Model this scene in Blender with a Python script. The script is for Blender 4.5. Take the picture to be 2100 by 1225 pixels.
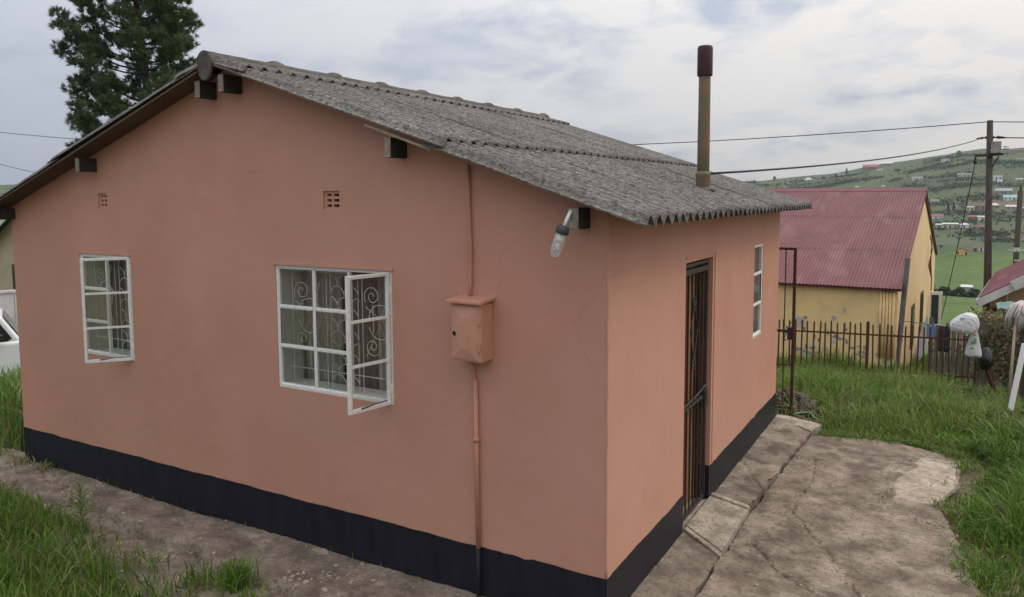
import bpy, bmesh, math, random
import numpy as np
from mathutils import Vector, Matrix

for o in list(bpy.data.objects):
    bpy.data.objects.remove(o, do_unlink=True)
scene = bpy.context.scene
col = scene.collection
R = math.radians
rng = np.random.default_rng(7)
random.seed(7)

# ------------------------------------------------------------------ camera
CAM = (1.7005, -4.0684, 2.2643)
FWD = Vector((-0.495673, 0.864232, -0.086086)).normalized()
ROLL = -0.0043
cam = bpy.data.cameras.new('camera')
cam_o = bpy.data.objects.new('camera', cam); col.objects.link(cam_o)
_r = FWD.cross(Vector((0, 0, 1))).normalized(); _u = _r.cross(FWD)
_r2 = math.cos(ROLL)*_r + math.sin(ROLL)*_u; _u2 = -math.sin(ROLL)*_r + math.cos(ROLL)*_u
_m = Matrix((_r2, _u2, -FWD)).transposed().to_4x4(); _m.translation = Vector(CAM)
cam_o.matrix_world = _m
cam.sensor_fit = 'HORIZONTAL'; cam.sensor_width = 36; cam.lens = 1582.7/2100*36
cam.shift_y = -(612.5-536.75)/2100
cam.clip_start = 0.05; cam.clip_end = 6000
scene.camera = cam_o

# ------------------------------------------------------------------ sky and sun
SUN_ELEV, SUN_AZ = 47.0, 46.0        # azimuth from +y towards +x
SUN_STRENGTH = 1.05
SUN_DIR = Vector((math.sin(R(SUN_AZ))*math.cos(R(SUN_ELEV)), math.cos(R(SUN_AZ))*math.cos(R(SUN_ELEV)), math.sin(R(SUN_ELEV))))
world = bpy.data.worlds.new('World'); scene.world = world; world.use_nodes = True
nt = world.node_tree; N = nt.nodes; Lk = nt.links
for n in list(N): N.remove(n)
out = N.new('ShaderNodeOutputWorld'); bg = N.new('ShaderNodeBackground'); bg.inputs[1].default_value = 0.1
Lk.new(bg.outputs[0], out.inputs[0])
skyt = N.new('ShaderNodeTexSky'); skyt.sky_type = 'NISHITA'; skyt.sun_disc = False
skyt.sun_elevation = R(SUN_ELEV); skyt.sun_rotation = R(SUN_AZ); skyt.dust_density = 2.0
tc = N.new('ShaderNodeTexCoord')
sep = N.new('ShaderNodeSeparateXYZ'); Lk.new(tc.outputs['Generated'], sep.inputs[0])
def wmath(op, a, b=None, c=None):
    n = N.new('ShaderNodeMath'); n.operation = op
    for i, v in enumerate((a, b, c)):
        if v is None: continue
        if isinstance(v, (int, float)): n.inputs[i].default_value = v
        else: Lk.new(v, n.inputs[i])
    return n.outputs[0]
zc = wmath('ADD', wmath('MAXIMUM', sep.outputs[2], 0.0), 0.26)
cx = wmath('DIVIDE', sep.outputs[0], zc); cy = wmath('DIVIDE', sep.outputs[1], zc)
cmb = N.new('ShaderNodeCombineXYZ'); Lk.new(cx, cmb.inputs[0]); Lk.new(cy, cmb.inputs[1])
def wnoise(scale, detail, rough, off):
    mp = N.new('ShaderNodeMapping'); mp.inputs['Location'].default_value = off; Lk.new(cmb.outputs[0], mp.inputs[0])
    t = N.new('ShaderNodeTexNoise'); t.inputs['Scale'].default_value = scale; t.inputs['Detail'].default_value = detail
    t.inputs['Roughness'].default_value = rough; t.inputs['Distortion'].default_value = 0.25
    Lk.new(mp.outputs[0], t.inputs[0]); return t.outputs[0]
def wramp(fac, stops):
    r = N.new('ShaderNodeValToRGB'); e = r.color_ramp.elements
    e[0].position, e[0].color = stops[0][0], (*stops[0][1], 1); e[1].position, e[1].color = stops[-1][0], (*stops[-1][1], 1)
    for p, c in stops[1:-1]:
        q = e.new(p); q.color = (*c, 1)
    Lk.new(fac, r.inputs[0]); return r.outputs[0]
def wmix(fac, a, b, mode='MIX'):
    n = N.new('ShaderNodeMix'); n.data_type = 'RGBA'; n.blend_type = mode
    if isinstance(fac, (int, float)): n.inputs[0].default_value = fac
    else: Lk.new(fac, n.inputs[0])
    for s, v in ((6, a), (7, b)):
        if isinstance(v, tuple): n.inputs[s].default_value = (*v, 1)
        else: Lk.new(v, n.inputs[s])
    return n.outputs[2]
dot = N.new('ShaderNodeVectorMath'); dot.operation = 'DOT_PRODUCT'; Lk.new(tc.outputs['Generated'], dot.inputs[0]); dot.inputs[1].default_value = SUN_DIR
sunside = N.new('ShaderNodeMapRange'); Lk.new(dot.outputs['Value'], sunside.inputs[0]); sunside.inputs[1].default_value = -0.6; sunside.inputs[2].default_value = 0.72
sunside.interpolation_type = 'SMOOTHSTEP'
n1 = wnoise(1.3, 7, 0.55, (3.1, 1.7, 0)); n2 = wnoise(3.6, 8, 0.55, (0.3, 7.7, 0))
high = wmix(sunside.outputs[0], (3.45, 4.1, 5.4), (7.9, 7.6, 7.25))             # the even high overcast
low = wmix(sunside.outputs[0], (3.1, 3.7, 4.9), (3.9, 4.45, 5.5))               # greyer low clouds
mask = wmath('MULTIPLY', wramp(n1, [(0.42, (0, 0, 0)), (0.60, (1, 1, 1))]), wramp(n2, [(0.42, (0, 0, 0)), (0.60, (1, 1, 1))]))
clouds = wmix(wmath('MULTIPLY', wmath('MULTIPLY', mask, 0.9), wmath('ADD', wmath('MULTIPLY', sunside.outputs[0], 0.6), 0.4)), high, low)
lift = wmath('ADD', wmath('MULTIPLY', wmath('MAXIMUM', sep.outputs[2], 0.0), 2.05), 0.90)   # an overcast sky is brightest overhead
lc = N.new('ShaderNodeCombineXYZ')
for k_ in range(3): Lk.new(lift, lc.inputs[k_])
skycol = wmix(0.92, skyt.outputs[0], wmix(1.0, clouds, lc.outputs[0], 'MULTIPLY'))
Lk.new(skycol, bg.inputs[0])

sun = bpy.data.lights.new('sun', 'SUN'); sun.energy = SUN_STRENGTH; sun.angle = R(18); sun.color = (1, 0.95, 0.88)
sun_o = bpy.data.objects.new('sun', sun); col.objects.link(sun_o)
sun_o.rotation_euler = SUN_DIR.to_track_quat('Z', 'Y').to_euler()

scene.view_settings.view_transform = 'Standard'; scene.view_settings.look = 'None'
scene.view_settings.exposure = -0.08; scene.view_settings.gamma = 1.0
scene.view_settings.use_curve_mapping = False
scene.render.engine = 'CYCLES'
scene.cycles.transparent_max_bounces = 16
scene.cycles.max_bounces = 6
scene.cycles.volume_bounces = 0

# ------------------------------------------------------------------ materials
M = {}
def mat(name, c1, c2=None, scale=4.0, detail=6, rough=0.8, bump=0.0, bscale=40.0, stretch=(1, 1, 1), metal=0.0,
        c3=None, scale3=1.0, thr3=(0.5, 0.65), lo=0.35, hi=0.65, spec=0.3, attr=None, transl=0.0, speck=None, blot=False):
    m = bpy.data.materials.new(name); m.use_nodes = True; t = m.node_tree; n = t.nodes; l = t.links
    b = n['Principled BSDF']; b.inputs['Roughness'].default_value = rough; b.inputs['Metallic'].default_value = metal
    b.inputs['Specular IOR Level'].default_value = spec
    co = n.new('ShaderNodeTexCoord'); mp = n.new('ShaderNodeMapping'); mp.inputs['Scale'].default_value = stretch
    l.new(co.outputs['Object'], mp.inputs[0])
    def noise(s, d=6, r=0.6):
        x = n.new('ShaderNodeTexNoise'); x.inputs['Scale'].default_value = s; x.inputs['Detail'].default_value = d
        x.inputs['Roughness'].default_value = r; l.new(mp.outputs[0], x.inputs[0]); return x.outputs[0]
    def rng_(v, a, b_):
        x = n.new('ShaderNodeMapRange'); x.inputs[1].default_value = a; x.inputs[2].default_value = b_; l.new(v, x.inputs[0]); return x.outputs[0]
    def mix(f, a, b_, mode='MIX'):
        x = n.new('ShaderNodeMix'); x.data_type = 'RGBA'; x.blend_type = mode
        if isinstance(f, float): x.inputs[0].default_value = f
        else: l.new(f, x.inputs[0])
        for s, v in ((6, a), (7, b_)):
            if isinstance(v, tuple): x.inputs[s].default_value = (*v, 1)
            else: l.new(v, x.inputs[s])
        return x.outputs[2]
    cur = None
    if attr:
        a = n.new('ShaderNodeAttribute'); a.attribute_name = attr; cur = a.outputs['Color']
        if c2: cur = mix(rng_(noise(scale, detail), lo, hi), cur, mix(1.0, cur, c2, 'MULTIPLY'))
    elif c2:
        cur = mix(rng_(noise(scale, detail), lo, hi), c1, c2)
    if c3 is not None:
        cur = mix(rng_(noise(scale3, 8, 0.65), *thr3), cur if cur is not None else c1, c3)
    if blot:                                       # faint brushed patches and vertical washes in old paint
        mp2 = n.new('ShaderNodeMapping'); mp2.inputs['Scale'].default_value = (1.1, 1.1, .8); l.new(co.outputs['Object'], mp2.inputs[0])
        nz = n.new('ShaderNodeTexNoise'); nz.inputs['Scale'].default_value = 1.6; nz.inputs['Detail'].default_value = 5; l.new(mp2.outputs[0], nz.inputs[0])
        cur = mix(rng_(nz.outputs[0], .38, .68), cur, mix(.28, cur, (.40, .205, .135)))
        cur = mix(rng_(noise(7, 7, .7), .58, .75), cur, mix(.35, cur, (.58, .33, .235)))
        sx = n.new('ShaderNodeSeparateXYZ'); l.new(co.outputs['Object'], sx.inputs[0])
        hz_ = rng_(sx.outputs[2], .95, .36); ml = n.new('ShaderNodeMath'); ml.operation = 'MULTIPLY'; l.new(hz_, ml.inputs[0]); l.new(rng_(noise(3.5, 8, .7), .42, .62), ml.inputs[1])
        cur = mix(ml.outputs[0], cur, mix(.45, cur, (.52, .29, .17)))            # soil dust splashed up from the ground
        vo = n.new('ShaderNodeTexVoronoi'); vo.feature = 'DISTANCE_TO_EDGE'; vo.inputs['Scale'].default_value = .9
        dn = n.new('ShaderNodeMix'); dn.data_type = 'VECTOR'; dn.inputs[0].default_value = .12; l.new(mp.outputs[0], dn.inputs[4])
        nn = n.new('ShaderNodeTexNoise'); nn.inputs['Scale'].default_value = 3; nn.inputs['Detail'].default_value = 8; l.new(mp.outputs[0], nn.inputs[0]); l.new(nn.outputs['Color'], dn.inputs[5]); l.new(dn.outputs[1], vo.inputs['Vector'])
        m2 = n.new('ShaderNodeMath'); m2.operation = 'MULTIPLY'; l.new(rng_(vo.outputs['Distance'], .0032, .0008), m2.inputs[0]); l.new(rng_(noise(1.1, 3, .5), .55, .62), m2.inputs[1])
        cur = mix(m2.outputs[0], cur, mix(.2, cur, (.22, .11, .08)))
    if speck: cur = mix(rng_(noise(60, 4, .7), .55, .68), mix(rng_(noise(24, 5, .7), .52, .66), cur, mix(.6, cur, speck)), speck)
    if cur is None: b.inputs['Base Color'].default_value = (*c1, 1)
    else: l.new(cur, b.inputs['Base Color'])
    if bump:
        bn = n.new('ShaderNodeBump'); bn.inputs['Strength'].default_value = bump; bn.inputs['Distance'].default_value = 0.01
        hsrc = noise(bscale, 8, 0.65)
        if blot:
            hm = n.new('ShaderNodeMath'); hm.operation = 'MULTIPLY_ADD'; l.new(noise(7, 3, .5), hm.inputs[0]); hm.inputs[1].default_value = 3.5; l.new(hsrc, hm.inputs[2]); hsrc = hm.outputs[0]
        l.new(hsrc, bn.inputs['Height']); l.new(bn.outputs[0], b.inputs['Normal'])
    if transl:
        tr = n.new('ShaderNodeBsdfTranslucent'); ms = n.new('ShaderNodeMixShader'); ms.inputs[0].default_value = transl
        if cur is not None: l.new(cur, tr.inputs[0])
        else: tr.inputs[0].default_value = (*c1, 1)
        l.new(b.outputs[0], ms.inputs[1]); l.new(tr.outputs[0], ms.inputs[2]); l.new(ms.outputs[0], n['Material Output'].inputs[0])
    M[name] = m
    return m

mat('plaster', (.565, .288, .207), (.515, .252, .176), scale=1.1, detail=7, rough=.75, bump=.12, bscale=55, c3=(.53, .284, .212), scale3=.45, thr3=(.42, .7), spec=.35, blot=True)
mat('plinth', (.009, .010, .015), (.016, .017, .022), scale=5, stretch=(3, 3, .5), rough=.55, bump=.15, bscale=40, c3=(.04, .038, .036), scale3=14, thr3=(.64, .82))
mat('white_paint', (.82, .82, .79), (.70, .69, .65), scale=30, rough=.5, bump=.3, bscale=90, c3=(.25, .18, .12), scale3=22, thr3=(.66, .74))
mat('bar_paint', (.72, .72, .69), (.58, .57, .54), scale=20, rough=.55)
mat('inner_plaster', (.58, .58, .54), (.50, .50, .46), scale=6, rough=.85)
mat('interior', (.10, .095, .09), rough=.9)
mat('curtain_sheer', (.52, .46, .43), (.40, .355, .33), scale=18, stretch=(1, 1, .3), rough=.9, transl=.25)
mat('curtain_green', (.21, .215, .19), (.14, .145, .13), scale=12, stretch=(1, 1, .3), rough=.9, transl=.2)
mat('curtain_pale', (.60, .60, .56), (.44, .44, .41), scale=10, rough=.9, transl=.25)
mat('timber', (.34, .29, .24), (.20, .165, .135), scale=9, stretch=(3, .6, 3), rough=.9, bump=.5, bscale=60, c3=(.05, .04, .035), scale3=18, thr3=(.6, .72))
mat('soffit_paint', (.115, .082, .055), (.085, .062, .042), scale=4, rough=.8, bump=.1, bscale=30)
mat('timber_side', (.05, .042, .036), (.025, .022, .02), scale=9, rough=.9, bump=.4, bscale=60)
mat('meter_box', (.56, .285, .196), (.50, .245, .163), scale=5, rough=.55, bump=.06, bscale=60, c3=(.34, .17, .12), scale3=9, thr3=(.62, .8), spec=.5)
mat('conduit', (.53, .258, .172), (.46, .22, .145), scale=8, rough=.6)
mat('steel_black', (.014, .013, .013), (.032, .026, .024), scale=30, rough=.45, spec=.5)
mat('gate_rust', (.085, .034, .022), (.045, .024, .018), scale=9, rough=.55, c3=(.03, .022, .02), scale3=16, thr3=(.5, .65), spec=.4)
mat('gate_brown', (.075, .032, .022), (.045, .022, .017), scale=20, rough=.5, c3=(.12, .05, .03), scale3=30, thr3=(.62, .75))
mat('steel_grey', (.09, .09, .092), (.05, .05, .05), scale=25, rough=.4, metal=.4)
mat('door_dark', (.13, .048, .03), (.085, .03, .02), scale=6, stretch=(6, 6, .6), rough=.45)
mat('door_tan', (.36, .225, .105), (.27, .16, .075), scale=6, stretch=(6, 6, .6), rough=.5)
mat('rust_pipe', (.20, .15, .09), (.14, .12, .095), scale=7, stretch=(1.5, 1.5, .7), rough=.75, bump=.4, bscale=50, c3=(.30, .115, .035), scale3=6, thr3=(.5, .66), metal=.1)
mat('pipe_cap', (.055, .022, .024), (.04, .018, .02), scale=10, rough=.6)
mat('rust_fence', (.115, .045, .028), (.07, .03, .02), scale=14, rough=.75, c3=(.14, .055, .025), scale3=20, thr3=(.6, .75))
mat('white_plastic', (.70, .70, .68), rough=.45)
mat('grey_plastic', (.05, .055, .065), rough=.5)
mat('print_green', (.16, .36, .22), rough=.5)
mat('print_red', (.5, .14, .12), rough=.5)
mat('print_blue', (.36, .42, .55), rough=.5)
mat('black_plastic', (.012, .012, .013), rough=.35, spec=.5)
mat('bag_white', (.74, .75, .75), (.62, .63, .64), scale=7, rough=.4, bump=.6, bscale=14, transl=.25)
mat('yellow_wall', (.82, .60, .29), (.77, .55, .26), scale=.8, rough=.85, bump=.1, bscale=30, c3=(.66, .46, .24), scale3=1.6, thr3=(.5, .75))
mat('yellow_gable', (.80, .60, .34), (.74, .54, .29), scale=.7, rough=.85, c3=(.52, .38, .25), scale3=2.2, thr3=(.60, .76), stretch=(1, 1, .5))
mat('bare_render', (.40, .38, .36), (.20, .18, .17), scale=5, rough=.9)
mat('red_sheet', (.175, .066, .074), (.14, .05, .057), scale=2.5, rough=.65, c3=(.235, .118, .125), scale3=1.6, thr3=(.52, .74), stretch=(1, .3, 1), spec=.3)
mat('red_sheet_trim', (.17, .05, .06), (.13, .04, .05), scale=4, rough=.5)
mat('grey_board', (.17, .16, .15), (.11, .10, .095), scale=7, rough=.85, stretch=(2, 2, .4))
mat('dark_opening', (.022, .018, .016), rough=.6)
mat('brown_frame', (.12, .05, .03), rough=.7)
mat('pole_wood', (.085, .07, .058), (.045, .038, .033), scale=6, stretch=(4, 4, .5), rough=.95, bump=.6, bscale=30)
mat('cable', (.02, .02, .022), rough=.6)
mat('cement', (.235, .190, .146), (.118, .092, .069), scale=4.5, detail=12, rough=.95, bump=1.0, bscale=38, c3=(.36, .30, .235), scale3=3.2, thr3=(.48, .66), lo=.40, hi=.60, speck=(.09, .065, .045))
mat('cement_pale', (.46, .395, .32), (.27, .22, .17), scale=6.0, detail=10, rough=.95, bump=.8, bscale=50, c3=(.18, .145, .11), scale3=5, thr3=(.56, .70), speck=(.14, .11, .08))
mat('tan_wall', (.46, .30, .17), (.40, .25, .14), scale=2, rough=.85)
mat('fascia_white', (.62, .60, .56), (.50, .48, .44), scale=5, rough=.7)
mat('fence_board', (.20, .165, .135), (.11, .09, .075), scale=7, stretch=(3, 3, .5), rough=.95, bump=.5, bscale=30)
mat('tank_green', (.018, .05, .042), (.03, .07, .06), scale=8, rough=.6)
mat('tarp_teal', (.07, .16, .15), (.13, .24, .22), scale=6, rough=.5)
mat('mop', (.62, .56, .54), (.45, .40, .38), scale=30, rough=.95)
mat('stick_pale', (.36, .30, .22), (.25, .20, .15), scale=10, rough=.85)
mat('bark', (.07, .055, .043), (.035, .028, .022), scale=8, stretch=(3, 3, .7), rough=.95, bump=.7, bscale=20)
mat('needles', None, (.62, .66, .6), scale=1.2, rough=.6, attr='Col', transl=.15)
mat('grass', None, (.78, .82, .7), scale=2.0, rough=.6, attr='Col', transl=.3, spec=.25)
mat('leaf', (.17, .27, .07), (.12, .20, .05), scale=9, rough=.5, transl=.25)
mat('car_white', (.72, .73, .74), rough=.25, spec=.5)
mat('car_glass', (.02, .024, .028), rough=.08, spec=.6)
mat('tyre', (.02, .02, .02), rough=.9)
mat('concrete_white', (.60, .59, .58), (.44, .42, .41), scale=1.8, rough=.9, bump=.3, bscale=20)
mat('cream_wall', (.50, .41, .29), (.43, .34, .24), scale=1.5, rough=.85)
mat('soil', (.12, .085, .06), (.07, .05, .037), scale=9, detail=9, rough=1, bump=1, bscale=25)
mat('rubble', (.13, .105, .09), (.075, .06, .05), scale=6, rough=1, bump=.8, bscale=20)

def roof_material():
    m = bpy.data.materials.new('asbestos_roof'); m.use_nodes = True; t = m.node_tree; n = t.nodes; l = t.links
    b = n['Principled BSDF']; b.inputs['Roughness'].default_value = .95; b.inputs['Specular IOR Level'].default_value = .15
    co = n.new('ShaderNodeTexCoord')
    def noise(s, d, st, r=.65, w=0):
        mp = n.new('ShaderNodeMapping'); mp.inputs['Scale'].default_value = st; mp.inputs['Location'].default_value = (w, w, 0); l.new(co.outputs['Object'], mp.inputs[0])
        x = n.new('ShaderNodeTexNoise'); x.inputs['Scale'].default_value = s; x.inputs['Detail'].default_value = d; x.inputs['Roughness'].default_value = r
        l.new(mp.outputs[0], x.inputs[0]); return x.outputs[0]
    def mix(f, a, b_):
        x = n.new('ShaderNodeMix'); x.data_type = 'RGBA'; l.new(f, x.inputs[0])
        for s, v in ((6, a), (7, b_)):
            if isinstance(v, tuple): x.inputs[s].default_value = (*v, 1)
            else: l.new(v, x.inputs[s])
        return x.outputs[2]
    def rg(v, a, c):
        x = n.new('ShaderNodeMapRange'); x.inputs[1].default_value = a; x.inputs[2].default_value = c; l.new(v, x.inputs[0]); return x.outputs[0]
    base = mix(rg(noise(3, 6, (1, 1, 1)), .35, .65), (.205, .193, .175), (.145, .138, .126))
    c = mix(rg(noise(44, 4, (.75, 1.1, 1), .7), .47, .62), base, (.060, .057, .053))          # dark moss
    c = mix(rg(noise(52, 4, (.75, 1.1, 1), .7, 5), .53, .68), c, (.325, .31, .285))          # pale lichen
    c = mix(rg(noise(8, 5, (.16, 2.4, 1), w=9), .50, .72), c, (.095, .09, .082))            # streaks down the slope
    c = mix(rg(noise(1.3, 6, (.8, 1, 1), w=3), .45, .66), c, mix(rg(noise(44, 4, (.75, 1.1, 1), .7), .35, .65), (.20, .185, .16), (.05, .047, .043)))   # broad darker growth
    l.new(c, b.inputs['Base Color'])
    bn = n.new('ShaderNodeBump'); bn.inputs['Strength'].default_value = 1; bn.inputs['Distance'].default_value = .005
    l.new(noise(40, 6, (.7, 1.1, 1)), bn.inputs['Height']); l.new(bn.outputs[0], b.inputs['Normal'])
    M['asbestos_roof'] = m
roof_material()
mat('ridge_cement', (.145, .125, .108), (.078, .067, .058), scale=6, stretch=(2, .7, 1), rough=.95, bump=1.0, bscale=40, c3=(.075, .068, .06), scale3=14, thr3=(.5, .62))

def glass_material():
    m = bpy.data.materials.new('window_glass'); m.use_nodes = True; n = m.node_tree.nodes; l = m.node_tree.links
    n.remove(n['Principled BSDF'])
    tr = n.new('ShaderNodeBsdfTransparent'); tr.inputs[0].default_value = (.95, .96, .95, 1)
    gl = n.new('ShaderNodeBsdfGlossy'); gl.inputs['Roughness'].default_value = .03; gl.inputs[0].default_value = (1, 1, 1, 1)
    lw = n.new('ShaderNodeLayerWeight'); lw.inputs[0].default_value = .5
    pw = n.new('ShaderNodeMath'); pw.operation = 'POWER'; l.new(lw.outputs['Facing'], pw.inputs[0]); pw.inputs[1].default_value = 4.0
    fr = n.new('ShaderNodeMath'); fr.operation = 'MULTIPLY_ADD'; l.new(pw.outputs[0], fr.inputs[0]); fr.inputs[1].default_value = .38; fr.inputs[2].default_value = .045
    ms = n.new('ShaderNodeMixShader'); l.new(fr.outputs[0], ms.inputs[0]); l.new(tr.outputs[0], ms.inputs[1]); l.new(gl.outputs[0], ms.inputs[2])
    l.new(ms.outputs[0], n['Material Output'].inputs[0]); M['window_glass'] = m
glass_material()
def lamp_glass():
    m = bpy.data.materials.new('lamp_glass'); m.use_nodes = True; n = m.node_tree.nodes; l = m.node_tree.links
    b = n['Principled BSDF']; b.inputs['Base Color'].default_value = (.75, .78, .8, 1); b.inputs['Roughness'].default_value = .08
    tr = n.new('ShaderNodeBsdfTransparent'); lw = n.new('ShaderNodeLayerWeight'); lw.inputs[0].default_value = .35
    mr = n.new('ShaderNodeMapRange'); l.new(lw.outputs['Facing'], mr.inputs[0]); mr.inputs[3].default_value = .16; mr.inputs[4].default_value = .75
    ms = n.new('ShaderNodeMixShader'); l.new(mr.outputs[0], ms.inputs[0]); l.new(tr.outputs[0], ms.inputs[1]); l.new(b.outputs[0], ms.inputs[2]); l.new(ms.outputs[0], n['Material Output'].inputs[0]); M['lamp_glass'] = m
lamp_glass()

# ------------------------------------------------------------------ mesh helpers
def wloc(o):
    v = Vector((0, 0, 0))
    while o is not None:
        v += o.location; o = o.parent
    return v
class MB:
    def __init__(s): s.v = []; s.f = []
    def add(s, vs, fs):
        k = len(s.v); s.v += [tuple(map(float, v)) for v in vs]; s.f += [tuple(i+k for i in f) for f in fs]; return s
    def box(s, a, b):
        (x0, y0, z0), (x1, y1, z1) = a, b
        x0, x1 = min(x0, x1), max(x0, x1); y0, y1 = min(y0, y1), max(y0, y1); z0, z1 = min(z0, z1), max(z0, z1)
        return s.add([(x0, y0, z0), (x1, y0, z0), (x1, y1, z0), (x0, y1, z0), (x0, y0, z1), (x1, y0, z1), (x1, y1, z1), (x0, y1, z1)],
                     [(0, 3, 2, 1), (4, 5, 6, 7), (0, 1, 5, 4), (1, 2, 6, 5), (2, 3, 7, 6), (3, 0, 4, 7)])
    def bar(s, p, q, w, h, up=(0, 0, 1)):
        p = Vector(p); q = Vector(q); d = (q-p).normalized(); u = Vector(up)
        sd = d.cross(u)
        if sd.length < 1e-4: sd = d.cross(Vector((1, 0, 0)))
        sd.normalize(); u = sd.cross(d).normalized(); a = sd*w/2; b = u*h/2
        vs = [p-a-b, p+a-b, p+a+b, p-a+b, q-a-b, q+a-b, q+a+b, q-a+b]
        return s.add(vs, [(0, 1, 2, 3), (7, 6, 5, 4), (0, 4, 5, 1), (1, 5, 6, 2), (2, 6, 7, 3), (3, 7, 4, 0)])
    def tube(s, pts, r, n=6, caps=True):
        pts = [Vector(p) for p in pts]; rs = r if isinstance(r, (list, tuple)) else [r]*len(pts)
        k0 = len(s.v); ref = None
        for i, p in enumerate(pts):
            d = (pts[min(i+1, len(pts)-1)]-pts[max(i-1, 0)]).normalized()
            if ref is None:
                ref = d.cross(Vector((0, 0, 1)))
                if ref.length < 1e-3: ref = d.cross(Vector((1, 0, 0)))
            ref = (ref-d*ref.dot(d)).normalized(); b = d.cross(ref)
            for j in range(n):
                a = 2*math.pi*j/n; s.v.append(tuple(p+(ref*math.cos(a)+b*math.sin(a))*rs[i]))
        for i in range(len(pts)-1):
            for j in range(n):
                a = k0+i*n+j; b_ = k0+i*n+(j+1) % n; s.f.append((a, b_, b_+n, a+n))
        if caps:
            s.f.append(tuple(k0+j for j in range(n))[::-1]); s.f.append(tuple(k0+(len(pts)-1)*n+j for j in range(n)))
        return s
    def prism(s, poly, vec):
        n = len(poly); poly = [Vector(p) for p in poly]; vec = Vector(vec)
        return s.add(poly+[p+vec for p in poly], [tuple(range(n))[::-1], tuple(range(n, 2*n))]+[(i, (i+1) % n, n+(i+1) % n, n+i) for i in range(n)])
    def lathe(s, base, prof, n=16, axis=(0, 0, 1)):
        ax = Vector(axis).normalized(); base = Vector(base)
        return s.tube([base+ax*h for r_, h in prof], [max(r_, 1e-4) for r_, h in prof], n)
    def build(s, name, m, parent=None, smooth=False):
        off = wloc(parent) if parent else Vector((0, 0, 0))
        me = bpy.data.meshes.new(name)
        me.from_pydata([(v[0]-off.x, v[1]-off.y, v[2]-off.z) for v in s.v], [], s.f); me.update()
        bm = bmesh.new(); bm.from_mesh(me); bmesh.ops.recalc_face_normals(bm, faces=bm.faces); bm.to_mesh(me); bm.free()
        if m: me.materials.append(M[m] if isinstance(m, str) else m)
        if smooth: me.polygons.foreach_set('use_smooth', [True]*len(me.polygons))
        o = bpy.data.objects.new(name, me); col.objects.link(o)
        if parent: o.parent = parent
        return o
def set_origin(o, loc):
    loc = Vector(loc); o.data.transform(Matrix.Translation(-loc)); o.location = loc; return o
def fastmesh(name, V, F, m, parent=None, colors=None, smooth=False):
    """V (n,3), F (k,3) or (k,4) int arrays"""
    me = bpy.data.meshes.new(name); k = F.shape[1]
    me.vertices.add(len(V)); me.vertices.foreach_set('co', np.ascontiguousarray(V, dtype=np.float32).ravel())
    me.loops.add(F.size); me.loops.foreach_set('vertex_index', np.ascontiguousarray(F, dtype=np.int32).ravel())
    me.polygons.add(len(F)); me.polygons.foreach_set('loop_start', np.arange(0, F.size, k, dtype=np.int32)); me.polygons.foreach_set('loop_total', np.full(len(F), k, dtype=np.int32))
    if smooth: me.polygons.foreach_set('use_smooth', np.ones(len(F), dtype=bool))
    me.update(calc_edges=True)
    if colors is not None:
        a = me.color_attributes.new('Col', 'FLOAT_COLOR', 'POINT')
        a.data.foreach_set('color', np.ascontiguousarray(np.concatenate([colors, np.ones((len(V), 1))], 1), dtype=np.float32).ravel())
    if m: me.materials.append(M[m] if isinstance(m, str) else m)
    o = bpy.data.objects.new(name, me); col.objects.link(o)
    if parent: o.parent = parent
    return o
def tag(o, label=None, cat=None, group=None, kind=None):
    if label: o['label'] = label
    if cat: o['category'] = cat
    if group: o['group'] = group
    if kind: o['kind'] = kind
    return o
def thing(name, label, cat, loc, group=None):
    o = bpy.data.objects.new(name, None); col.objects.link(o); o.location = loc
    o.empty_display_size = .2
    return tag(o, label, cat, group)
def bevel(o, w=.004, seg=2):
    b = o.modifiers.new('bevel', 'BEVEL'); b.width = w; b.segments = seg; b.limit_method = 'ANGLE'; b.angle_limit = R(40); return o

HEAD=math.atan2(-0.4976,0.8674)      # bearing of the view, measured from +y towards +x
def _ip(x,xs,ys):
    return np.interp(x,xs,ys)
def ground_z(x,y):
    x=np.asarray(x,float); y=np.asarray(y,float)
    s=np.maximum(0,y-5.1); l=np.maximum(0,-7.0-x)
    q=np.sqrt(s*s+l*l)
    z=_ip(q,[0,1.2,4.8,10,20,55,115,300,430],[-.405,-.46,-1.0,-1.95,-3.3,-8.6,-15.6,-29,-32])
    b=np.maximum(0,-1.1-y); z=z+.30*b*np.exp(-b/60)*(q<60)
    z=z+.10*np.clip(x-2.0,0,6)*np.exp(-q/12)
    # the valley's far side
    dx=x-CAM[0]; dy=y-CAM[1]; r=np.hypot(dx,dy); a=(np.arctan2(dx,dy)-HEAD+np.pi)%(2*np.pi)-np.pi
    u=np.tan(np.clip(a,-1.2,1.2))*1583+1050
    sky=_ip(u,[-900,0,700,1450,1560,1640,1700,1780,1850,1900,1960,2010,2060,2100,2300,2700,3600],[392,372,385,374,368,363,356,341,331,320,310,305,307,303,310,340,385])
    c=np.cos(np.clip(a,-1.2,1.2))
    yp=_ip(r,[430,560,680,800,960],[0,.30,.56,.80,1.0])
    Y=528+(sky-528)*yp
    hz=2.26+(396-Y)/1583*r*c
    top=2.26+(396-sky)/1583*960*c
    hz=np.where(r>960,top-(r-960)*.06,hz)
    w=np.clip((r-330)/130,0,1); w=w*w*(3-2*w)
    z=z*(1-w)+hz*w
    amp=np.clip((r-60)/300,0,1)
    z=z+amp*(1.6*np.sin(x*.021+1.3)*np.sin(y*.017)+.8*np.sin(x*.06+y*.045))
    amp2=np.clip(q/6,0,1)*np.clip(60/(r+1),0,1)
    z=z+amp2*.06*(np.sin(x*1.3+.7*y)+np.sin(1.7*y-.6*x+1))
    return z

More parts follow.
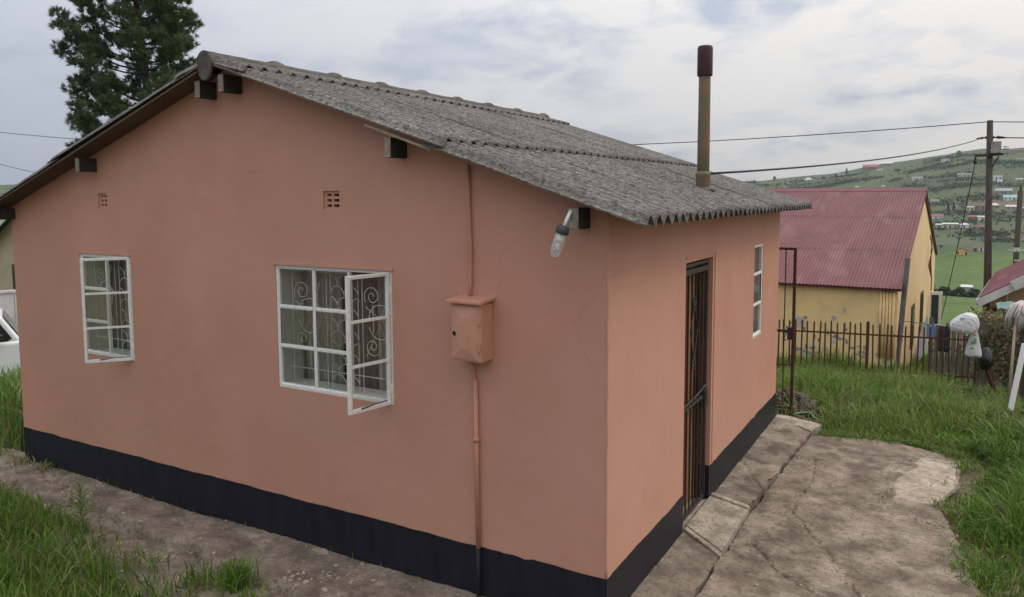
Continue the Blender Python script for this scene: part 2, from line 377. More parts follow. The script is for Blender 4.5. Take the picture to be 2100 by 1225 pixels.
# ------------------------------------------------------------------ ground
rs = np.concatenate([[0.3], np.geomspace(0.6, 1500, 230)])
az = np.unique(np.concatenate([np.arange(-180, 180, 2.0), np.arange(-72, 22, .3)]))*math.pi/180
A, Rr = np.meshgrid(az, rs)                      # rows are rings
GX = CAM[0]+Rr*np.sin(A); GY = CAM[1]+Rr*np.cos(A); GZ = ground_z(GX, GY)
na, nr = len(az), len(rs)
V = np.stack([GX.ravel(), GY.ravel(), GZ.ravel()], 1)
i, j = np.meshgrid(np.arange(nr-1), np.arange(na), indexing='ij')
a0 = i*na+j; a1 = i*na+(j+1) % na
F = np.stack([a0, a1, a1+na, a0+na], 2).reshape(-1, 4)
def lerp(a, b, t): return np.asarray(a)*(1-t[..., None])+np.asarray(b)*t[..., None]
def vnoise(x, y, s, seed=0):
    rg_ = np.random.default_rng(seed); T = rg_.random((64, 64)); x = x*s; y = y*s
    xi = np.floor(x).astype(int); yi = np.floor(y).astype(int); fx = x-xi; fy = y-yi; fx = fx*fx*(3-2*fx); fy = fy*fy*(3-2*fy)
    g = lambda a, b: T[a % 64, b % 64]
    return (g(xi, yi)*(1-fx)+g(xi+1, yi)*fx)*(1-fy)+(g(xi, yi+1)*(1-fx)+g(xi+1, yi+1)*fx)*fy
r_ = Rr.ravel(); x_ = V[:, 0]; y_ = V[:, 1]
near = lerp((.185, .138, .096), (.095, .092, .045), np.clip(vnoise(x_, y_, .9, 3)*1.6-.3, 0, 1))
field = lerp((.100, .150, .030), (.068, .108, .026), np.clip(.6*vnoise(x_, y_, .05, 4)+.6*vnoise(x_, y_, .21, 14)-.1, 0, 1))
hill = lerp((.050, .092, .030), (.080, .098, .042), np.clip(vnoise(x_, y_, .018, 5)*1.7-.35, 0, 1))
hill = lerp(hill, (.040, .062, .032), np.clip(vnoise(x_, y_, .045, 6)*2.4-1.2, 0, 1)*.9)
hill = lerp(hill, (.17, .13, .095), np.clip(vnoise(x_, y_, .030, 8)*3-2.1, 0, 1)*.9)
C_ = lerp(near, field, np.clip((r_-16)/14, 0, 1)); C_ = lerp(C_, hill, np.clip((r_-400+60*(vnoise(x_, y_, .02, 9)-.5))/50, 0, 1))
mat('ground', None, (.62, .68, .6), scale=.35, detail=10, rough=1, attr='Col', bump=.4, bscale=8, lo=.42, hi=.62)
_t = M['ground'].node_tree; _b = _t.nodes['Principled BSDF']; _src = _b.inputs['Base Color'].links[0].from_socket
_co = _t.nodes.new('ShaderNodeTexCoord'); _n = _t.nodes.new('ShaderNodeTexNoise'); _n.inputs['Scale'].default_value = 14; _n.inputs['Detail'].default_value = 8; _n.inputs['Roughness'].default_value = .7; _t.links.new(_co.outputs['Object'], _n.inputs[0])
_r = _t.nodes.new('ShaderNodeMapRange'); _r.inputs[1].default_value = .35; _r.inputs[2].default_value = .68; _r.inputs[3].default_value = .62; _r.inputs[4].default_value = 1.55; _t.links.new(_n.outputs[0], _r.inputs[0])
_x = _t.nodes.new('ShaderNodeMix'); _x.data_type = 'RGBA'; _x.blend_type = 'MULTIPLY'; _x.inputs[0].default_value = 1; _t.links.new(_src, _x.inputs[6]); _t.links.new(_r.outputs[0], _x.inputs[7]); _t.links.new(_x.outputs[2], _b.inputs['Base Color'])
ground = fastmesh('ground', V, F, 'ground', colors=C_, smooth=True)
tag(ground, kind='structure')
HOLE = None

def grid_sheet(name, x0, x1, y0, y1, step, zfun, m, inside=None, kind='structure'):
    xs = np.arange(x0, x1+step*.5, step); ys = np.arange(y0, y1+step*.5, step)
    X, Y = np.meshgrid(xs, ys); Z = zfun(X, Y); n_ = len(xs); k_ = len(ys)
    i, j = np.meshgrid(np.arange(k_-1), np.arange(n_-1), indexing='ij'); a = i*n_+j
    F = np.stack([a, a+1, a+1+n_, a+n_], 2).reshape(-1, 4)
    if inside is not None:
        ok = inside(X, Y).ravel(); F = F[ok[F].all(1)]
        used = np.unique(F); mp = -np.ones(X.size, int); mp[used] = np.arange(len(used)); F = mp[F]
        V = np.stack([X.ravel(), Y.ravel(), Z.ravel()], 1)[used]
    else: V = np.stack([X.ravel(), Y.ravel(), Z.ravel()], 1)
    o = fastmesh(name, V, F, m, smooth=True)
    if kind: o['kind'] = kind
    return o
def polydist(X, Y, pts):
    D = np.full(X.shape, 9.0)
    for (ax, ay), (bx, by) in zip(pts[:-1], pts[1:]):
        t = np.clip(((X-ax)*(bx-ax)+(Y-ay)*(by-ay))/((bx-ax)**2+(by-ay)**2), 0, 1)
        D = np.minimum(D, np.hypot(X-ax-t*(bx-ax), Y-ay-t*(by-ay)))
    return D
def jag(pts, amp, n, seed):
    g = np.random.default_rng(seed); out_ = []
    for (a, b), (c, d) in zip(pts[:-1], pts[1:]):
        for k in range(n):
            t = k/n; out_.append((a+(c-a)*t+g.normal(0, amp), b+(d-b)*t+g.normal(0, amp)))
    return out_+[pts[-1]]
def inpoly(X, Y, poly):
    ins = np.zeros(X.shape, bool); n_ = len(poly)
    for k in range(n_):
        (x0, y0), (x1, y1) = poly[k], poly[(k+1) % n_]
        c = ((y0 > Y) != (y1 > Y)) & (X < (x1-x0)*(Y-y0)/(y1-y0+1e-12)+x0); ins ^= c
    return ins
def rough_z(X, Y):
    return .012*(vnoise(X, Y, 3, 11)-.5)+.007*(vnoise(X, Y, 11, 12)-.5)+.004*(vnoise(X, Y, 37, 13)-.5)

# the cracked concrete yard beside the door
yard_poly = jag([(0.36, -1.2), (0.34, 1.2), (0.335, 2.2), (0.38, 3.4), (0.44, 4.62), (0.75, 4.73), (1.25, 4.82), (1.86, 4.58), (1.83, 3.7), (1.70, 3.1), (1.79, 2.6), (1.87, 2.2), (1.97, 1.4), (2.05, 0.4), (2.0, -1.2)], .008, 12, 1)
cracks = [jag([(.60, 3.80), (.66, 3.2), (.62, 2.7), (.66, 2.35), (.80, 2.1)], .012, 8, 2), jag([(1.23, 3.75), (1.27, 3.4), (1.25, 3.05), (1.30, 2.85)], .012, 8, 3),
          jag([(1.05, 4.20), (1.45, 4.38), (1.86, 4.42)], .012, 8, 4), jag([(1.30, 2.85), (1.55, 2.70), (1.75, 2.66)], .012, 7, 5), jag([(.42, 3.75), (.62, 3.75)], .01, 5, 6),
          jag([(.80, 2.1), (1.02, 1.75), (1.2, 1.5), (1.3, .9)], .014, 7, 7), jag([(1.45, 4.38), (1.40, 4.1), (1.23, 3.75)], .012, 6, 8), jag([(.45, 1.7), (.7, 1.35), (1.0, 1.1)], .012, 6, 10)]
def yard_z(X, Y):
    z = -.335+rough_z(X, Y)+.03*(vnoise(X, Y, 1.1, 15)-.5)-.012*np.clip(X-1, 0, 2)
    for k, c in enumerate(cracks):
        d = polydist(X, Y, c)+.012*(vnoise(X, Y, 22, 20+k)-.5)+.008*(vnoise(X, Y, 55, 50+k)-.5); z = z-.022*np.exp(-(d/.0055)**2)
        z = z+.010*np.sign(vnoise(X, Y, .7, 30+k)-.5)*np.exp(-(d/.18)**2)*0
    d = np.hypot((X-1.2)*1.1, (Y-1.45)*.9); z = z-.03*np.exp(-(d/.22)**2)
    return z
yard = grid_sheet('yard_paving', .30, 2.1, -1.2, 4.9, .0105, yard_z, 'cement', lambda X, Y: inpoly(X, Y, yard_poly))

pale_poly = jag([(1.33, 3.05), (1.30, 3.6), (1.45, 4.1), (1.46, 4.44), (1.835, 4.54), (1.825, 3.9), (1.80, 3.55), (1.66, 3.12)], .008, 7, 9)
pale = grid_sheet('pale_screed', 1.2, 1.9, 2.9, 4.7, .012, lambda X, Y: yard_z(X, Y)+.006-.012*np.exp(-(polydist(X, Y, pale_poly+[pale_poly[0]])/.03)**2), 'cement_pale', lambda X, Y: inpoly(X, Y, pale_poly))

# strip of older concrete along the right-hand wall, sloping away from it
apr_edge = jag([(.335, -1.0), (.33, 1.2), (.325, 2.2), (.37, 3.4), (.43, 4.66)], .012, 14, 14)
def apron_in(X, Y):
    ex = np.interp(Y, [p[1] for p in apr_edge], [p[0] for p in apr_edge]); return (X < ex)
def apr_z(X, Y): return -.285-.10*np.clip(X, 0, 1)+.9*rough_z(X+7, Y+3)-.015*np.exp(-(polydist(X, Y, jag([(0, 3.35), (.15, 3.0), (.35, 2.7)], .01, 6, 33))/.012)**2)
apron = grid_sheet('wall_apron', -.02, .5, -.6, 4.95, .014, apr_z, 'cement', apron_in)
apron_skirt = MB()
for k in range(len(apr_edge)-1):
    (a, b), (c, d) = apr_edge[k], apr_edge[k+1]
    if d <= b: continue
    za = -.285-.10*a-.004; zc_ = -.285-.10*c-.004
    apron_skirt.add([(a-.012, b, za), (c-.012, d, zc_), (c-.004, d, -.40), (a-.004, b, -.40)], [(0, 1, 2, 3)])
apron_skirt.build('apron_edge', 'cement', apron)

# cement skirt at the foot of the gable wall
front_poly = jag([(-7.3, .1), (-6.2, .1), (.05, .1), (.4, -.4), (.3, -1.3), (-1.6, -1.35), (-2.5, -1.15), (-3.3, -.98), (-4.4, -.85), (-5.6, -.78), (-7.3, -.7)], .02, 10, 16)
fcr = [jag([(-5.6, -.42), (-5.1, -.50), (-4.6, -.42), (-4.15, -.40), (-3.6, -.52), (-3.1, -.50), (-2.6, -.62), (-2.1, -.60), (-1.5, -.8)], .02, 7, 17), jag([(-4.9, -.9), (-4.75, -.62), (-4.6, -.42)], .015, 6, 18), jag([(-3.4, -.98), (-3.2, -.75), (-3.1, -.5)], .015, 6, 19), jag([(-6.3, -.30), (-5.6, -.42), (-5.3, -.62), (-5.0, -.60)], .015, 6, 21), jag([(-5.3, -.62), (-5.2, -.85)], .015, 6, 22), jag([(-2.2, -.6), (-1.9, -.3), (-1.7, -.02)], .012, 6, 23), jag([(-5.9, -.02), (-5.5, -.2), (-5.1, -.22), (-4.7, -.4)], .012, 6, 24)]
def front_z(X, Y):
    z = -.325+.7*rough_z(X+3, Y+9)+.008*(vnoise(X, Y, 24, 91)-.5)+.006*(vnoise(X, Y, 48, 92)-.5)+.16*np.clip(-Y-.55, 0, 2)*.6-.10*np.exp(-(polydist(X, Y, front_poly[12:])/.06)**2)
    d = polydist(X, Y, fcr[0])
    side = Y < np.interp(X, [p[0] for p in fcr[0]], [p[1] for p in fcr[0]])
    z = z+np.where(side, -.006, .030)*np.exp(-(d/.25)**2)
    for k, c in enumerate(fcr): z = z-(.05 if k == 0 else .035)*np.exp(-((polydist(X, Y, c)+.016*(vnoise(X, Y, 14, 40+k)-.5)+.012*(vnoise(X, Y, 40, 45+k)-.5))/(.020 if k == 0 else .011))**2)
    return z
mat('cement_brown', (.255, .21, .168), (.135, .108, .085), scale=4.0, detail=12, rough=.95, bump=1.0, bscale=36, c3=(.36, .295, .235), scale3=3.4, thr3=(.54, .66), lo=.40, hi=.60, speck=(.10, .068, .048))
front = grid_sheet('cement_path', -7.3, .45, -1.4, .1, .016, front_z, 'cement_brown', lambda X, Y: inpoly(X, Y, front_poly))

# ------------------------------------------------------------------ the house
W, Ln = 6.20, 4.94
RX, RZ, SL = -3.1, 3.229, .336                # ridge line, underside height, slope
def under(x): return RZ-SL*abs(x-RX)
house = thing('house', 'salmon plastered house with black base band and grey corrugated roof', 'house', (-3.1, 2.47, -.35))
def wall_cells(mb, us, zs, holes, to3, top, thick, inner=True):
    """outer and inner skin with reveals round the holes; to3(u, depth, z)"""
    us = sorted(us); zs = sorted(zs)
    inh = lambda u, z: any(h[0] < u < h[1] and h[2] < z < h[3] for h in holes)
    for a, b in zip(us[:-1], us[1:]):
        zz = zs+[99]
        for c, d in zip(zz[:-1], zz[1:]):
            if inh((a+b)/2, (c+min(d, c+.01))/2 if d == 99 else (c+d)/2): continue
            qa = [min(c, top(a)), min(c, top(b)), min(d, top(b)), min(d, top(a))]
            if qa[2]-qa[1] < 1e-5 and qa[3]-qa[0] < 1e-5: continue
            mb.add([to3(a, 0, qa[0]), to3(b, 0, qa[1]), to3(b, 0, qa[2]), to3(a, 0, qa[3])], [(0, 1, 2, 3)])
            if inner: mb.add([to3(a, thick, qa[0]), to3(b, thick, qa[1]), to3(b, thick, qa[2]), to3(a, thick, qa[3])], [(3, 2, 1, 0)])
def reveal(h, to3, depth, d0=0.0):
    mb = MB(); a, b, c, d = h
    for (p, q) in (((a, c), (a, d)), ((b, d), (b, c)), ((a, d), (b, d)), ((b, c), (a, c))):
        mb.add([to3(p[0], d0, p[1]), to3(q[0], d0, q[1]), to3(q[0], depth, q[1]), to3(p[0], depth, p[1])], [(0, 1, 2, 3)])
    return mb
T = .22
g3 = lambda u, dp, z: (u, dp, z)
r3 = lambda u, dp, z: (-dp, u, z)
SW = (-5.11, -4.385, .850, 1.757); BW = (-2.655, -1.565, .838, 1.757)
V1 = (-4.797, -4.668, 2.166, 2.292); V2 = (-2.163, -2.013, 2.168, 2.297)
DR = (1.471, 2.206, -.50, 1.757); RW = (3.71, 4.107, .822, 1.757)
wm = MB()
gh = [SW, BW, V1, V2]
wall_cells(wm, [-W, 0, RX]+[h[k] for h in gh for k in (0, 1)], [-.7]+[h[k] for h in gh for k in (2, 3)], gh, g3, lambda u: under(u)-.004, T)
rh = [DR, RW]
wall_cells(wm, [0, Ln]+[h[k] for h in rh for k in (0, 1)], [-.7]+[h[k] for h in rh for k in (2, 3)], rh, r3, lambda u: under(0)-.004, T)
for (pts) in ([(-W, 0), (-W, Ln)],):
    zt = under(-W)-.004
    wm.add([(-W, 0, -.7), (-W, Ln, -.7), (-W, Ln, zt), (-W, 0, zt)], [(0, 1, 2, 3)]); wm.add([(-W+T, 0, -.7), (-W+T, Ln, -.7), (-W+T, Ln, zt), (-W+T, 0, zt)], [(3, 2, 1, 0)])
wm.add([(-W, Ln, -.7), (0, Ln, -.7), (0, Ln, under(0)-.004), (RX, Ln, RZ-.004), (-W, Ln, under(0)-.004)], [(0, 1, 2, 3, 4)])
def nobuild(mb, name, m, parent, smooth=False):      # build without touching face directions
    off = wloc(parent); me = bpy.data.meshes.new(name); me.from_pydata([(v[0]-off.x, v[1]-off.y, v[2]-off.z) for v in mb.v], [], mb.f); me.update(); me.materials.append(M[m])
    o = bpy.data.objects.new(name, me); col.objects.link(o); o.parent = parent; return o
nobuild(wm, 'wall', 'plaster', house)
for h, to3 in ((SW, g3), (BW, g3), (RW, r3)):
    nobuild(reveal(h, to3, .05), 'window_reveal', 'plaster', house); nobuild(reveal(h, to3, T+.04, .05), 'inner_reveal', 'inner_plaster', house)
nobuild(reveal((DR[0], DR[1], -.30, DR[3]), r3, T), 'door_reveal', 'plaster', house)
# thin raised lip of plaster over the windows and round the door
lip = MB(); lip.box((BW[0]-.012, -.012, BW[3]+.001), (BW[1]+.012, .001, BW[3]+.018)); lip.build('plaster_lip', 'plaster', house)
lip = MB(); lip.box((SW[0]-.008, -.008, SW[3]+.001), (SW[1]+.012, .001, SW[3]+.014)); lip.build('plaster_lip', 'plaster', house)
lip = MB(); lip.box((-.001, DR[0]-.01, DR[3]+.03), (.007, DR[1]+.06, DR[3]+.045)); lip.box((-.001, DR[1]+.045, -.0), (.007, DR[1]+.06, DR[3]+.03)); lip.build('plaster_lip', 'plaster', house)
# base band, a few millimetres proud, with an uneven painted top edge
def band(p0, p1, nrm, name='plinth'):
    mb = MB(); p0 = Vector(p0); p1 = Vector(p1); n_ = Vector(nrm); L_ = (p1-p0).length; k = max(2, int(L_/.05)); prev = None
    for q in range(k+1):
        t = q/k; b = p0.lerp(p1, t); zt = .003*math.sin(q*.23)+.002*math.sin(q*.71+1)+random.uniform(-.0022, .0022)-(.008 if random.random() < .02 else 0)
        cur = [b+n_*.004+Vector((0, 0, -.75)), b+n_*.004+Vector((0, 0, zt)), b+n_*-.006+Vector((0, 0, zt))]
        if prev: mb.add([prev[0], cur[0], cur[1], prev[1]], [(0, 1, 2, 3)]); mb.add([prev[1], cur[1], cur[2], prev[2]], [(0, 1, 2, 3)])
        prev = cur
    return mb.build(name, 'plinth', house)
band((-W-.004, 0, 0), (.004, 0, 0), (0, -1, 0)); band((0, -.004, 0), (0, DR[0], 0), (1, 0, 0)); band((0, DR[1], 0), (0, Ln+.004, 0), (1, 0, 0)); band((-W, Ln, 0), (-W, 0, 0), (-1, 0, 0))
pj = MB(); pj.add([(-.001, DR[1]-.003, -.5), (-.12, DR[1]-.003, -.5), (-.12, DR[1]-.003, 0), (-.001, DR[1]-.003, 0)], [(0, 1, 2, 3)]); pj.build('plinth', 'plinth', house)
cbd = MB(); cbd.tube([(-.0055+.0012*math.sin(k*1.3), .0055+.0012*math.sin(k*.9), .004+2.17*k/40) for k in range(41)], .0085, 10); cbd.build('plaster_corner', 'plaster', house, True)
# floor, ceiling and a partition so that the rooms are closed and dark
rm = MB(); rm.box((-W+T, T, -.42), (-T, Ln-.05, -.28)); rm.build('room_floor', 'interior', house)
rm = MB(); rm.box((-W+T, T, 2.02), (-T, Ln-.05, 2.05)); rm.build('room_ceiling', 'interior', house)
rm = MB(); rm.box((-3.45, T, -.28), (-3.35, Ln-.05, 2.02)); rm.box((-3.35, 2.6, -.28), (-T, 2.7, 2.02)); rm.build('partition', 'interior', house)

# air bricks
for h in (V1, V2):
    a, b, c, d = h; vb = MB(); y0, y1 = .014, .09
    nx = 2; xs = [a, a+.022, (a+b)/2-.008, (a+b)/2+.008, b-.012, b]
    zr = [c, c+.016, c+.036, c+.054, c+.074, c+.092, c+.110, d]
    vb.box((a, y0, c), (xs[1], y1, d)); vb.box((xs[2], y0, c), (xs[3], y1, d)); vb.box((xs[4], y0, c), (b, y1, d))
    for q in (0, 2, 4, 6):
        vb.box((xs[1], y0, zr[q]), (xs[2], y1, zr[q+1])); vb.box((xs[3], y0, zr[q]), (xs[4], y1, zr[q+1]))
    v = vb.build('air_brick', 'plaster', house)
    nobuild(reveal(h, g3, .1), 'brick_reveal', 'plaster', house)
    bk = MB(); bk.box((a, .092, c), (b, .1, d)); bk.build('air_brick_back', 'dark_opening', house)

# ---------------- roof: corrugated sheets and ridge pieces
roof = bpy.data.objects.new('roof', None); col.objects.link(roof); roof.parent = house
PITCH, AMP = .1421, .029
def corr(y): return -np.cos(2*np.pi*(y+.2)/PITCH)
def sheet(side, d0, d1, y0, y1, lift0, lift1, seed):
    nseg = 14; ny = int(round((y1-y0)/PITCH*10)); g = np.random.default_rng(seed)
    d = np.linspace(d0, d1, nseg+1); y = np.linspace(y0, y1, ny+1)
    Y, D = np.meshgrid(y, d)
    wob = .004*(vnoise(D*1.0+seed, Y+seed*3, 4, seed)-.5)+.004*(vnoise(D+seed, Y, 19, seed+1)-.5)
    if True:                                      # worn, slightly uneven lower edge
        D = D.copy(); D[-1] += .006*(g.random(ny+1)-.5); 
    Zb = RZ+AMP-SL*D+AMP*corr(Y)+lift0+(lift1-lift0)*(D-d0)/(d1-d0)+wob
    X = RX+side*D; th = .008
    top = np.stack([X, Y, Zb+th], 2).reshape(-1, 3); bot = np.stack([X, Y, Zb], 2).reshape(-1, 3)
    n_ = ny+1; i, j = np.meshgrid(np.arange(nseg), np.arange(ny), indexing='ij'); a = (i*n_+j).ravel(); K = len(top)
    F1 = np.stack([a, a+1, a+1+n_, a+n_], 1); 
    if side > 0: F1 = F1[:, ::-1]
    F2 = F1[:, ::-1]+K
    rim = []
    def strip(idx):
        for p, q in zip(idx[:-1], idx[1:]): rim.append((p, q, q+K, p+K))
    strip(list(range(n_))); strip([nseg*n_+k for k in range(n_)]); strip([k*n_ for k in range(nseg+1)]); strip([k*n_+ny for k in range(nseg+1)])
    off = np.array(wloc(roof)); V = np.concatenate([top, bot])-off
    o = fastmesh('roof_sheet', V, np.concatenate([F1, F2, np.array(rim)]), 'asbestos_roof', roof, smooth=False)
    return o
EY0, EY1 = -.2, 5.2
counts = [8, 8, 8, 7, 7]
s_ = 0
for side in (1, -1):
    y = EY0
    for k, c in enumerate(counts):
        y1 = y+c*PITCH; ya = y-(.5*PITCH if k else 0); lf = .004*(k % 2)+random.uniform(0, .003)
        s_ += 1; sheet(side, 1.95, 3.395, ya, y1, lf, lf+.001, 100+s_)          # lower row
        s_ += 1; sheet(side, .09, 2.10, ya, y1, lf+.004, lf+.027, 200+s_)       # upper row laps over it
        y = y1
def ridge_piece(y0, y1, seed):
    an = np.linspace(-.12*math.pi, 1.12*math.pi, 19); ny = int((y1-y0)/.03); y = np.linspace(y0-.015, y1+.045, ny+1)
    A2, Y = np.meshgrid(an, y); flare = np.clip((Y-(y1-.09))/.05, 0, 1)-.45*np.clip((Y-(y1+.015))/.02, 0, 1); sag = .004*np.sin((Y-y0)/(y1-y0)*3.1)
    rad = .081+.017*flare+.004*(vnoise(A2*2+seed, Y, 14, seed)-.5)
    X = RX+rad*np.cos(A2); z = RZ+.016+rad*np.sin(A2)-sag
    X2 = RX+(rad-.013)*np.cos(A2); z2 = RZ+.016+(rad-.013)*np.sin(A2)-sag
    top = np.stack([X, Y, z], 2).reshape(-1, 3); bot = np.stack([X2, Y, z2], 2).reshape(-1, 3); n_ = len(an); K = len(top)
    i, j = np.meshgrid(np.arange(ny), np.arange(n_-1), indexing='ij'); q_ = (i*n_+j).ravel(); F1 = np.stack([q_, q_+1, q_+1+n_, q_+n_], 1); F2 = F1[:, ::-1]+K; rim = []
    def strip(idx):
        for p, q in zip(idx[:-1], idx[1:]): rim.append((p, q, q+K, p+K))
    strip(list(range(n_))); strip([ny*n_+k for k in range(n_)]); strip([k*n_ for k in range(ny+1)]); strip([k*n_+n_-1 for k in range(ny+1)])
    fastmesh('ridge_tile', np.concatenate([top, bot])-np.array(wloc(roof)), np.concatenate([F1, F2, np.array(rim)]), 'ridge_cement', roof, smooth=True)
bumps = [-.19, .48, 1.16, 1.80, 2.45, 3.10, 3.75, 4.44, 5.14]
for k in range(8): ridge_piece(bumps[k], bumps[k+1], 300+k)
for side in (1, -1):
    y = EY0+.01
    for k in range(8):                              # corrugated wings of the ridge pieces, lapping over the sheets
        y1 = min(EY1, EY0+(k+1)*.675); sheet(side, .072, .385, y, y1, .014, .036, 400+k+20*(side > 0)).name = 'ridge_wing'; y = y1
rc = MB(); prof = [(RX+.076*math.cos(a)*(1+.05*math.sin(3*a)), -.214, RZ+.006+(.090 if math.sin(a) > 0 else .13)*math.sin(a)) for a in np.linspace(0, 2*math.pi, 24, endpoint=False)]
rc.prism(prof, (0, .03, 0)); bevel(rc.build('ridge_end', 'ridge_cement', roof), .008, 2)
# purlins poking out through the gable
for xr, zb, fw, ht, yo in ((-.114, 2.072, .062, .118, -.16), (-1.418, 2.505, .05, .125, -.17), (-2.942, 3.022, .055, .125, -.17), (-3.225, 3.0, .055, .125, -.15), (-4.79, 2.478, .055, .115, -.155), (-6.13, 2.05, .06, .11, -.16)):
    pb = MB(); pb.box((xr-fw, yo, zb), (xr, Ln+.16, zb+ht)); o = pb.build('purlin', 'timber_side', house); pe = MB(); pe.box((xr-fw+.001, yo-.003, zb+.001), (xr-.001, yo-.0005, zb+ht-.001)); pe.tube([(xr-fw*.4, yo-.003, zb+ht*.55), (xr-fw*.4, yo-.006, zb+ht*.55)], .006, 8); pe.build('end_grain', 'timber', o)
sf_ = MB(); sf_.prism([(RX-.10, -.192, under(RX-.10)-.022), (RX-3.38, -.192, under(RX-3.38)-.022), (RX-3.38, -.192, under(RX-3.38)-.006), (RX-.10, -.192, under(RX-.10)-.006)], (0, .191, 0)); sf_.build('soffit_board', 'soffit_paint', house)
fb = MB(); fb.bar((-1.62, -.175, under(-1.62)-.014), (-1.10, -.175, under(-1.10)-.014), .012, .016); fb.build('batten_strip', 'stick_pale', house)
so = MB(); so.box((.004, 1.93, 2.09), (.012, 1.942, 2.187)); so.build('bracket_strap', 'timber_side', house)

# ---------------- chimney pipe
ch = MB(); cb = (-.206, 2.59, 2.20)
ch.lathe(cb, [(.052, 0), (.052, .50), (.050, .9), (.0495, 1.325)], 20); chim = ch.build('chimney', 'rust_pipe', house, True)
cp = MB(); cp.lathe(cb, [(.050, 1.07), (.0635, 1.072), (.065, 1.08), (.0645, 1.305), (.058, 1.322), (.02, 1.326)], 20); cp.build('chimney_cap', 'pipe_cap', chim, True)
cp = MB(); cp.lathe(cb, [(.05, .0), (.060, .05), (.061, .21), (.066, .225), (.066, .24), (.060, .25), (.051, .262)], 20); cp.build('collar', 'rust_pipe', chim, True)
fl = MB(); fl.lathe((cb[0], cb[1], under(cb[0])+.03), [(.115, 0), (.10, .02), (.062, .04)], 14); fl.build('mortar_collar', 'ridge_cement', chim, True)

# ------------------------------------------------------------------ windows
def arc_pts(c, r, a0, a1, n=14): return [(c[0]+r*math.cos(a0+(a1-a0)*k/n), c[1]+r*math.sin(a0+(a1-a0)*k/n)) for k in range(n+1)]
def spiral(c, r0, r1, a0, turns, n=22): return [(c[0]+(r0+(r1-r0)*k/n)*math.cos(a0+turns*2*math.pi*k/n), c[1]+(r0+(r1-r0)*k/n)*math.sin(a0+turns*2*math.pi*k/n)) for k in range(n+1)]
def burglar_bars(parent, to3, h, scale_cols):
    a, b, c, d = h; dep = .11; mb = MB()
    def wire(pts, r=.0032): mb.tube([to3(u, dep, z) for u, z in pts], r, 5)
    wire([(a, c+.14), (b, c+.14)]); wire([(a, d-.05), (b, d-.05)])
    for (u0, u1, kind) in scale_cols:
        w_ = u1-u0
        wire([(u0, c), (u0, d)]); wire([(u1, c), (u1, d)])
        if kind == 'scale':
            rr = w_/4; z = c+.06; k = 0
            while z < d-.06:
                for q in ((1, 3) if k % 2 == 0 else (0, 2, 4)):
                    cu = u0+q*rr; 
                    aa, bb = (0, math.pi)
                    if q == 0: aa, bb = 0, math.pi/2
                    if q == 4: aa, bb = math.pi/2, math.pi
                    pts = arc_pts((cu, z), rr, aa, bb, 12)
                    if q not in (0, 4): pts = [(cu+rr*.15+rr*.85, z-.03)]*0+pts
                    wire(pts)
                    wire([(cu, z+rr), (cu, z+rr+.03)])
                z += rr*1.25; k += 1
        else:
            m_ = (u0+u1)/2; rr = w_*.24
            for zc_, up in ((d-.20, 1), (c+.36, -1)):
                wire(spiral((m_-w_*.22, zc_), .012, rr, 0 if up > 0 else math.pi, 1.6)); wire(spiral((m_+w_*.24, zc_-up*.18), .010, rr*.9, math.pi, -1.5))
                wire([(m_-w_*.22+rr*math.cos(.6*2*math.pi), zc_-rr), (m_, zc_-up*.16), (m_+w_*.35, zc_+up*.10)])
                wire(arc_pts((m_, zc_-up*.20), w_*.32, math.pi*1.05 if up > 0 else 0, math.pi*2 if up > 0 else math.pi, 12))
            wire([(m_, c+.14), (m_, (c+d)/2-.1)]); wire([(m_-w_*.2, d-.26), (m_-w_*.2, (c+d)/2)])
    return mb.build('burglar_bars', 'bar_paint', parent)
